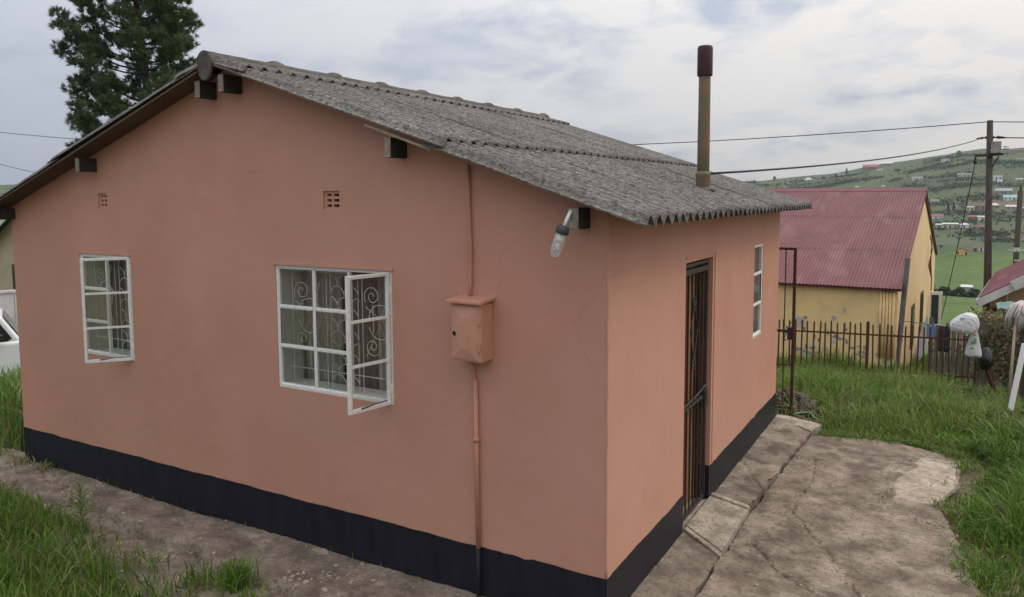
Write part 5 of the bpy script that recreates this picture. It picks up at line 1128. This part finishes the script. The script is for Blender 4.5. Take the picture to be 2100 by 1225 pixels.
# scrub in patches over the far hillside (nobody could count it)
g = np.random.default_rng(77); cc_ = []
pats = [(g.uniform(-260, 80), g.uniform(470, 940), g.uniform(8, 40), g.uniform(4, 14)) for _ in range(70)]+[(-30+k*11, 838+g.uniform(-10, 10), 14, 8) for k in range(9)]+[(-150+k*13, 850+g.uniform(-15, 15), 16, 12) for k in range(7)]
for (px_, py_, sx, sy) in pats:
    n_ = int(sx*sy*.35)+15; X = px_+g.normal(0, sx*.5, n_); Y = py_+g.normal(0, sy*.5, n_); hgt = g.uniform(.6, 2.4, n_); Z = ground_z(X, Y)
    for q in range(6): cc_.append(np.stack([X+g.normal(0, .7, n_), Y+g.normal(0, .7, n_), Z+hgt*g.uniform(.1, 1, n_)], 1))
cc_ = np.concatenate(cc_); tag(leaf_mesh('hillside_scrub', cc_, .75, np.tile(np.array([(.040, .068, .031)]), (len(cc_), 1)), None, 5), 'dark scrub in patches over the hillside', 'scrub', kind='stuff')

# shed and hedge in the field
sx_, sy_ = 6.7, 200.0; sz_ = float(ground_z(sx_, sy_)); sx_ = CAM[0]+(286.7-CAM[1])*0; 
sx_, sy_, sz_ = 5.25, 240.0, float(ground_z(5.25, 240.0))
sd = thing('tin_shed', 'small grey tin shed standing alone in the green field', 'shed', (sx_, sy_, sz_))
b = MB(); b.box((sx_-1.3, sy_, sz_-.5), (sx_+1.3, sy_+2, sz_+2.1)); b.build('wall', 'r_grey', sd); b = MB(); b.prism([(sx_-1.45, sy_-.2, sz_+2.12), (sx_+1.45, sy_-.2, sz_+2.12), (sx_+1.45, sy_+2.2, sz_+2.5), (sx_-1.45, sy_+2.2, sz_+2.5)], (0, 0, .08)); b.build('roof', 'r_pale', sd)
b = MB(); b.box((sx_-.35, sy_-.06, sz_), (sx_+.35, sy_-.01, sz_+1.8)); b.build('door', 'h_grey', sd)
g = np.random.default_rng(78)
t_ = g.random(2600); HX = -3.5+t_*11+g.normal(0, .3, 2600); HY = 196+4*t_+g.normal(0, .9, 2600); HZ = ground_z(HX, HY)+g.random(2600)**.7*2.0*(.75+.3*np.sin(t_*23))
hd_ = thing('hedge', 'dark green hedge running across the field below the shed', 'hedge', (2, 198, float(ground_z(2, 198))))
leaf_mesh('foliage', np.stack([HX, HY, HZ], 1), .32, np.tile(np.array([(.04, .07, .026)]), (2600, 1)), hd_, 6)

# ------------------------------------------------------------------ grass and weeds
def blades(name, X, Y, Z, H, lean, width, cols, m='grass', seed=0):
    g = np.random.default_rng(seed); n_ = len(X); a = g.uniform(0, 2*np.pi, n_); ln = np.abs(g.normal(0, lean, n_))+.08
    dx, dy = np.cos(a)*ln*H, np.sin(a)*ln*H; fa = g.uniform(0, np.pi, n_); w_ = width*g.uniform(.6, 1.3, n_); sx, sy = np.cos(fa)*w_, np.sin(fa)*w_
    P = np.empty((n_, 7, 3))
    for k, (t, ww) in enumerate(((0, .8), (.40, 1.0), (.75, .7))):
        cx_ = X+dx*t**2; cy_ = Y+dy*t**2; cz_ = Z+H*t*(1-.15*ln*t)
        P[:, 2*k] = np.stack([cx_-sx*ww, cy_-sy*ww, cz_], 1); P[:, 2*k+1] = np.stack([cx_+sx*ww, cy_+sy*ww, cz_], 1)
    P[:, 6] = np.stack([X+dx*1.05, Y+dy*1.05, Z+H*(1-.25*ln)], 1)
    base = (np.arange(n_)*7)[:, None]
    F = np.concatenate([base+np.array([0, 1, 3]), base+np.array([0, 3, 2]), base+np.array([2, 3, 5]), base+np.array([2, 5, 4]), base+np.array([4, 5, 6])])
    return fastmesh(name, P.reshape(-1, 3), F, m, None, np.repeat(cols, 7, 0))
GREENS = np.array([(.150, .265, .034), (.105, .205, .030), (.19, .28, .052), (.085, .155, .038), (.25, .27, .11), (.34, .28, .15)])
def gcols(n_, g, p): return GREENS[g.choice(6, n_, p=p)]*g.uniform(.75, 1.25, (n_, 1))
def clumped(n_, x0, x1, y0, y1, g, scale, thr, seed, keep=.15):
    X = g.uniform(x0, x1, n_*3); Y = g.uniform(y0, y1, n_*3); v = vnoise(X+50, Y+50, scale, seed); ok = (v > thr) | (g.random(n_*3) < keep); return X[ok][:n_], Y[ok][:n_]
g = np.random.default_rng(101)
# foreground at the lower left
X, Y = clumped(30000, -7.2, -1.6, -3.3, -.55, g, 2.2, .42, 51, .25)
edge = np.interp(X, [-7.2, -5.6, -4.4, -3.3, -2.6, -2.2, -1.6], [-.42, -.56, -.68, -.80, -.88, -.98, -1.45]); ok = Y < edge+g.normal(0, .05, len(X)); X, Y = X[ok], Y[ok]
H = .10+.17*g.random(len(X))**1.4+.10*(vnoise(X, Y, 1.7, 52)-.3); H = np.maximum(H, .05)*np.clip(.55+(edge[ok]-Y)*1.4, .5, 1.1)
tag(blades('front_grass', X, Y, np.maximum(ground_z(X, Y)-.01, np.where(Y > -1.25, -.345+.096*np.clip(-Y-.55, 0, 2), -9)), H, .45, .0042, gcols(len(X), g, [.30, .24, .20, .14, .08, .04]), seed=1), 'bright green grass in the left foreground', 'grass', kind='stuff')
# seed stalks and dry stems among it
n_ = 260; X = g.uniform(-6.8, -1.9, n_); Y = np.interp(X, [-7.2, -5.6, -4.4, -3.3, -2.6, -1.6], [-.6, -.78, -.92, -1.05, -1.12, -1.35])-g.random(n_)**2*1.1
tag(blades('dry_stalks', X, Y, ground_z(X, Y), g.uniform(.22, .46, n_), .35, .0022, np.tile([(.25, .21, .12)], (n_, 1))*g.uniform(.7, 1.2, (n_, 1)), seed=2), 'thin dry stalks in the foreground grass', 'stalks', kind='stuff')
# single tufts
def tuft(x, y, h_, n_, rad, label, seed, p=[.3, .35, .15, .15, .05, 0]):
    g = np.random.default_rng(seed); X = x+g.normal(0, rad, n_); Y = y+g.normal(0, rad, n_); zb = max(float(ground_z(x, y)), float(front_z(np.array([[x]]), np.array([[y]]))[0, 0])) if y < 0 else float(ground_z(x, y)); o = blades('grass_tuft', X, Y, np.full(n_, zb), h_*g.uniform(.5, 1.1, n_), .55, .0045, gcols(n_, g, p), seed=seed); set_origin(o, (x, y, zb)); return tag(o, label, 'grass tuft', 'single grass tufts')
tuft(-2.32, -.74, .22, 190, .05, 'green grass tuft alone on the cement near the bottom edge', 11); tuft(-2.55, -.82, .16, 90, .07, 'small thin grass tuft left of the lone green tuft', 16, [.2, .3, .15, .15, .12, .08]); tuft(-2.05, -.86, .10, 110, .045, 'short sparse grass tuft right of the lone green tuft', 17, [.2, .3, .15, .15, .12, .08]); tuft(-6.1, -.10, .12, 60, .06, 'small dry tuft at the left end of the black band', 12, [.05, .1, .1, .05, .3, .4]); tuft(-5.75, -.07, .10, 40, .05, 'sparse tuft against the black band near its left end', 13, [.05, .1, .1, .05, .3, .4])
tuft(1.93, 1.95, .16, 190, .08, 'dark tuft at the right border of the yard', 14); tuft(1.98, 1.45, .14, 150, .08, 'low tuft at the bottom right of the yard', 15)
# pale seedlings along the band and in the crack
n_ = 700; X = g.uniform(-6.6, -1.2, n_); Y = -.03-np.abs(g.normal(0, .035, n_)); ok = g.random(n_) < np.clip((-X-3.5)/3, .10, 1); X, Y = X[ok], Y[ok]
tag(blades('wall_foot_weeds', X, Y, np.full(len(X), -.33), g.uniform(.02, .08, len(X)), .6, .0026, gcols(len(X), g, [.1, .1, .1, .1, .3, .3]), seed=3), 'small dry weeds along the foot of the gable wall', 'weeds', kind='stuff')
n_ = 320; q = g.integers(0, len(fcr[0]), n_); q = q[(q > 18)]; X = np.array([fcr[0][k][0] for k in q])+g.normal(0, .03, len(q)); Y = np.array([fcr[0][k][1] for k in q])+g.normal(0, .012, len(q))
tag(blades('crack_weeds', X, Y, np.full(len(X), -.335), g.uniform(.01, .05, len(X)), .7, .0024, gcols(len(X), g, [.15, .15, .15, .15, .2, .2]), seed=4), 'tiny weeds in the long crack of the cement path', 'weeds', kind='stuff')
# back of the yard up to the fence and beyond
X, Y = clumped(75000, -2.2, 3.6, 4.75, 11.2, g, 1.3, .35, 61, .55)
ye = np.interp(X, [-2.2, .40, .75, 1.25, 1.86, 2.1, 3.6], [5.6, 5.05, 4.86, 4.93, 4.72, 4.4, 4.2]); ok = (Y > ye+g.normal(0, .06, len(X))) & ~((X > -.5) & (X < .42) & (Y < 6.3) & (g.random(len(X)) < .93)) & ~((np.hypot((X-1.55)*.7, Y-6.15) < .30) & (g.random(len(X)) < .9)); X, Y, ye = X[ok], Y[ok], ye[ok]
H = (.09+.20*g.random(len(X))**1.5+.22*np.maximum(0, vnoise(X, Y, .9, 62)-.35))*np.clip(.35+(Y-ye)*.8, .35, 1)*np.clip(1+.25*(Y-8.5)*(Y > 8.5), 1, 1.35)
cy_ = gcols(len(X), g, [.26, .24, .22, .12, .11, .05]); pv_ = np.clip(vnoise(X, Y, .8, 68)*2.2-.7, 0, 1)[:, None]; cy_ = cy_*(1-.4*pv_)+np.array([[.23, .26, .075]])*.4*pv_*g.uniform(.7, 1.2, (len(X), 1))
H = H*np.clip(.55+1.0*vnoise(X, Y, 2.1, 69), .5, 1.4)*np.where((X > 1.75) & (Y > 7.2), .62, 1)
tag(blades('yard_grass', X, Y, ground_z(X, Y)-.01, H, .6, .0062, cy_, seed=5), 'long green grass between the yard and the picket fence', 'grass', kind='stuff')
X, Y = clumped(22000, -3, 8, 10.5, 24, g, .5, .3, 63, .6); tag(blades('slope_grass', X, Y, ground_z(X, Y), .15+.25*g.random(len(X)), .5, .012, gcols(len(X), g, [.3, .28, .2, .14, .06, .02]), seed=6), 'rough grass on the slope beyond the picket fence', 'grass', kind='stuff')
# right bank
X, Y = clumped(26000, 1.62, 4.2, .3, 5.6, g, 1.9, .42, 65, .22); eb = np.interp(Y, [.3, 1.4, 2.2, 2.6, 3.1, 3.7, 4.5, 5.6], [2.10, 2.00, 1.93, 1.84, 1.76, 1.92, 2.12, 1.6]); ok = X > eb+g.normal(0, .04, len(X)); X, Y, eb = X[ok], Y[ok], eb[ok]
H = (.05+.15*g.random(len(X))**1.5+.16*np.maximum(0, vnoise(X, Y, 1.4, 66)-.35))*np.clip(.4+(X-eb)*1.5, .4, 1.3)*np.clip(.55+(Y-.8)*.28, .5, 1.25)
tag(blades('bank_grass', X, Y, ground_z(X, Y)-.01, H, .6, .0050, gcols(len(X), g, [.26, .30, .16, .20, .05, .03]), seed=7), 'green grass creeping over the right border of the yard', 'grass', kind='stuff')
n_ = 5200; X = 2.12+np.abs(g.normal(0, .55, n_)); Y = g.uniform(2.3, 6.6, n_); ok = vnoise(X, Y, 1.7, 73) > .40; X, Y = X[ok], Y[ok]
tag(blades('edge_weeds', X, Y, ground_z(X, Y)-.01, .10+.22*g.random(len(X))**1.3, .6, .0060, gcols(len(X), g, [.26, .34, .12, .22, .04, .02]), seed=17), 'tall rank grass along the right edge of the picture', 'weeds', kind='stuff')
n_ = 900; X = g.uniform(-.3, 3.4, n_); Y = g.uniform(5.2, 10.2, n_); tag(blades('seed_stems', X, Y, ground_z(X, Y), g.uniform(.25, .5, n_), .3, .003, np.tile([(.32, .29, .15)], (n_, 1))*g.uniform(.7, 1.2, (n_, 1)), seed=18), 'pale seeding grass stems in the back yard', 'stalks', kind='stuff')
# left of the house, tall weeds in front of the car
X, Y = clumped(16000, -14, -6.5, -1.2, 5.5, g, 1.1, .35, 67, .35); ok = ~((X > -6.35) & (Y > -.05)); X, Y = X[ok], Y[ok]; H = .18+.42*g.random(len(X))**1.6
tag(blades('side_weeds', X, Y, ground_z(X, Y)-.01, H, .4, .0085, gcols(len(X), g, [.16, .30, .08, .26, .10, .10]), seed=8), 'tall weeds left of the house in front of the parked car', 'weeds', kind='stuff')
# broad leaves scattered through the right-hand growth and creepers on the boundary fence
n_ = 5200; X = g.uniform(1.9, 3.8, n_); Y = g.uniform(4.3, 9.8, n_); ok = vnoise(X, Y, 1.5, 70) > .45; X, Y = X[ok], Y[ok]; C = np.stack([X, Y, ground_z(X, Y)+g.random(len(X))*.24], 1)
tag(leaf_mesh('broad_weeds', C, .030, np.tile([(.065, .115, .035)], (len(X), 1)), None, 8, 'grass'), 'broad leaved weeds at the right of the yard', 'weeds', kind='stuff')
n_ = 5200; t_ = g.random(n_); X = 2.12+1.33*t_+g.normal(-.06, .07, n_); Y = 11.3-2.4*t_+g.normal(-.04, .07, n_); zz = -1.0+1.32*g.random(n_)**.8; ok = vnoise(t_*9, zz*2.2+5, 1, 71) > .38; C = np.stack([X, Y, zz], 1)[ok]; pc = np.where(g.random(len(C))[:, None] < .55, np.array([[.30, .235, .15]]), np.array([[.13, .15, .06]]))
tag(leaf_mesh('dry_creeper', C, .035, pc, None, 9, 'grass'), 'dry creeper growing over the boundary fence', 'creeper', kind='stuff')
# feathery weed in the left foreground
wp_ = thing('weed_plant', 'upright leafy weed rising from the foreground grass at the left', 'weed', (-4.02, -.74, -.33))
b = MB(); b.tube([(-4.02, -.74, -.36), (-4.015, -.75, -.15), (-4.0, -.76, .06)], [.006, .005, .002], 6); b.build('stem', 'leaf', wp_)
lm = None; g = np.random.default_rng(200)
for k in range(34):
    t = k/33; z = -.26+.33*t; a = k*2.4; L_ = .15*(1-.5*t)*(.6+.4*min(1, t*5))
    if lm is None:
        bq = MB(); bq.add([(0, 0, 0), (.35, -.085, .10), (.7, -.06, .08), (1, 0, -.02), (.7, .06, .08), (.35, .085, .10), (.5, 0, .05)], [(0, 1, 6), (1, 2, 6), (2, 3, 6), (3, 4, 6), (4, 5, 6), (5, 0, 6)]); o = bq.build('leaf', 'leaf', wp_); lm = o.data
    else: o = bpy.data.objects.new('leaf', lm); col.objects.link(o); o.parent = wp_
    o.location = Vector((-4.018+.016*t, -.742-.015*t, z))-wp_.location; o.scale = (L_, L_, L_); o.rotation_euler = (0, -R(18+40*t), a)
    if k == 0:                                     # first leaf was built in world space: move its vertices to the origin
        off = wp_.location; lm.transform(Matrix.Translation(off))

# heap of clods by the garden gate, hose, stones
g = np.random.default_rng(210); mb = MB()
for k in range(150):
    x, y = -.05+g.normal(0, .24), 6.0+g.normal(0, .28); r0 = g.uniform(.02, .075); h_ = max(0, .24-.55*math.hypot(x+.05, y-6.0))+float(ground_z(x, y))
    vs = []; fs_ = []
    for q in range(6):
        for s in range(3): vs.append((x+r0*math.cos(q*1.05)*g.uniform(.7, 1.1)*(1 if s == 1 else .6), y+r0*math.sin(q*1.05)*g.uniform(.7, 1.1)*(1 if s == 1 else .6), h_+r0*(.7*(s-1))*g.uniform(.7, 1.1)+.02))
    for q in range(6):
        p, n2 = q*3, ((q+1) % 6)*3; fs_ += [(p, n2, n2+1, p+1), (p+1, n2+1, n2+2, p+2)]
    fs_ += [tuple(q*3+2 for q in range(6)), tuple(q*3 for q in range(6))[::-1]]; mb.add(vs, fs_)
hp = mb.build('soil_heap', 'rubble'); tag(hp, 'heap of brown clods behind the garden gate', 'soil heap', kind='stuff')
hs_ = MB(); pts = [(.10+.9*t+.05*math.sin(t*14), 5.55+.18*math.sin(t*9)-.25*t, float(ground_z(.5, 5.4))+.03+.015*math.sin(t*20)) for t in np.linspace(0, 1, 40)]; hs_.tube(pts, .011, 6)
mat('hose', (.16, .33, .25), rough=.5); hs_ = hs_.build('garden_hose', 'hose', None, True); set_origin(hs_, pts[20]); tag(hs_, 'pale green garden hose lying in the grass by the garden gate', 'hose')
mb = MB()
for k in range(420):
    if k < 260: x, y = g.uniform(-6.5, -.6), -g.random()**1.5*.9-.02; zb = float(front_z(np.array([[x]]), np.array([[y]]))[0, 0])
    else: x, y = g.uniform(.4, 1.9), g.uniform(.6, 4.6); zb = float(yard_z(np.array([[x]]), np.array([[y]]))[0, 0])
    r0 = g.uniform(.003, .011); vs = [(x+r0*math.cos(a)*g.uniform(.7, 1.2), y+r0*math.sin(a)*g.uniform(.7, 1.2), zb-.002+z*r0) for z in (0, .9) for a in (0, 1.57, 3.14, 4.71)]; mb.add(vs, [(4, 5, 6, 7), (0, 1, 5, 4), (1, 2, 6, 5), (2, 3, 7, 6), (3, 0, 4, 7)])
gv = mb.build('grit', 'cement_pale'); tag(gv, 'loose grit and small stones on the cement', 'grit', kind='stuff')

# flakes of cement, straw and creeping sprigs that break up the edges
g = np.random.default_rng(230); mb = MB()
def fz(x, y): return float(front_z(np.array([[x]]), np.array([[y]]))[0, 0])
def yz(x, y): return float(yard_z(np.array([[x]]), np.array([[y]]))[0, 0])
for k in range(520):
    if k < 330:
        q = fcr[g.integers(0, len(fcr))]; c = q[g.integers(0, len(q))]; x, y = c[0]+g.normal(0, .10), c[1]+g.normal(0, .07)
        if not (-6.6 < x < -.8 and -.95 < y < -.02): continue
        zb = fz(x, y)
    else:
        q = cracks[g.integers(0, len(cracks))]; c = q[g.integers(0, len(q))]; x, y = c[0]+g.normal(0, .05), c[1]+g.normal(0, .05)
        if not (.42 < x < 1.75 and .3 < y < 4.5): continue
        zb = yz(x, y)
    r0 = g.uniform(.006, .028) if k < 330 else g.uniform(.004, .014); m_ = 6; an = np.sort(g.uniform(0, 6.28, m_)); th = g.uniform(.003, .008); tl = g.normal(0, .12, 2)
    ring = [(x+r0*math.cos(a)*g.uniform(.6, 1.1), y+r0*math.sin(a)*g.uniform(.6, 1.1)) for a in an]
    mb.add([(u, v, zb-.003) for u, v in ring]+[(u, v, zb+th+tl[0]*(u-x)+tl[1]*(v-y)) for u, v in ring], [tuple(range(m_, 2*m_))]+[(i, (i+1) % m_, m_+(i+1) % m_, m_+i) for i in range(m_)])
tag(mb.build('cement_flakes', 'cement_pale'), 'loose flakes of cement lying along the cracks', 'flakes', kind='stuff')
n_ = 900; X = g.uniform(-6.8, -1.4, n_); Y = np.interp(X, [-7.2, -5.6, -4.4, -3.3, -2.7, -2.3, -1.6], [-.40, -.52, -.64, -.76, -.84, -.92, -1.2])+np.abs(g.normal(0, .13, n_))-.05; Y = np.minimum(Y, -.03); Zs = front_z(X[None], Y[None])[0]; L_ = g.uniform(.03, .11, n_); a = g.uniform(0, 6.28, n_); w_ = .0016
dx, dy = np.cos(a)*L_, np.sin(a)*L_; V = np.stack([np.stack([X-dy/L_*w_, Y+dx/L_*w_, Zs+.004], 1), np.stack([X+dy/L_*w_, Y-dx/L_*w_, Zs+.004], 1), np.stack([X+dx, Y+dy, Zs+.012], 1)], 1).reshape(-1, 3)
tag(fastmesh('straw_litter', V, np.arange(3*n_).reshape(-1, 3), 'grass', None, np.repeat(np.array([[.33, .26, .15]])*g.uniform(.5, 1.2, (n_, 1)), 3, 0)), 'bits of straw lying on the cement path', 'straw', kind='stuff')
n_ = 2600; t_ = g.random(n_); Y = .4+t_*4.4; X = np.interp(Y, [.3, 1.4, 2.2, 2.6, 3.1, 3.7, 4.5, 5.6], [2.06, 1.95, 1.88, 1.79, 1.71, 1.86, 1.90, 1.6])+g.normal(0, .07, n_); ok = vnoise(X*1.0, Y, 3.2, 75) > .45; X, Y = X[ok], Y[ok]
X2 = g.uniform(.5, 1.85, 1500); Y2 = np.interp(X2, [.4, .75, 1.25, 1.86], [4.72, 4.76, 4.84, 4.62])+g.normal(0, .06, 1500); ok = vnoise(X2, Y2, 3.0, 76) > .45; X = np.concatenate([X, X2[ok]]); Y = np.concatenate([Y, Y2[ok]])
tag(blades('border_sprigs', X, Y, np.full(len(X), -.36), g.uniform(.03, .09, len(X)), .9, .0036, gcols(len(X), g, [.22, .26, .16, .16, .12, .08]), seed=24), 'short sprigs of grass creeping over the border of the concrete yard', 'grass', kind='stuff')

# ------------------------------------------------------------------ the air between here and the hill
hz = MB(); hz.box((-1560, -1570, -190), (1560, 1560, 140)); hz = hz.build('haze', None); hz['kind'] = 'stuff'
vm = bpy.data.materials.new('haze_air'); vm.use_nodes = True; vn = vm.node_tree.nodes; vn.remove(vn['Principled BSDF'])
pv = vn.new('ShaderNodeVolumePrincipled'); pv.inputs['Color'].default_value = (.86, .92, 1, 1); pv.inputs['Density'].default_value = .00015; pv.inputs['Anisotropy'].default_value = .2
vm.node_tree.links.new(pv.outputs[0], vn['Material Output'].inputs['Volume']); hz.data.materials.append(vm)
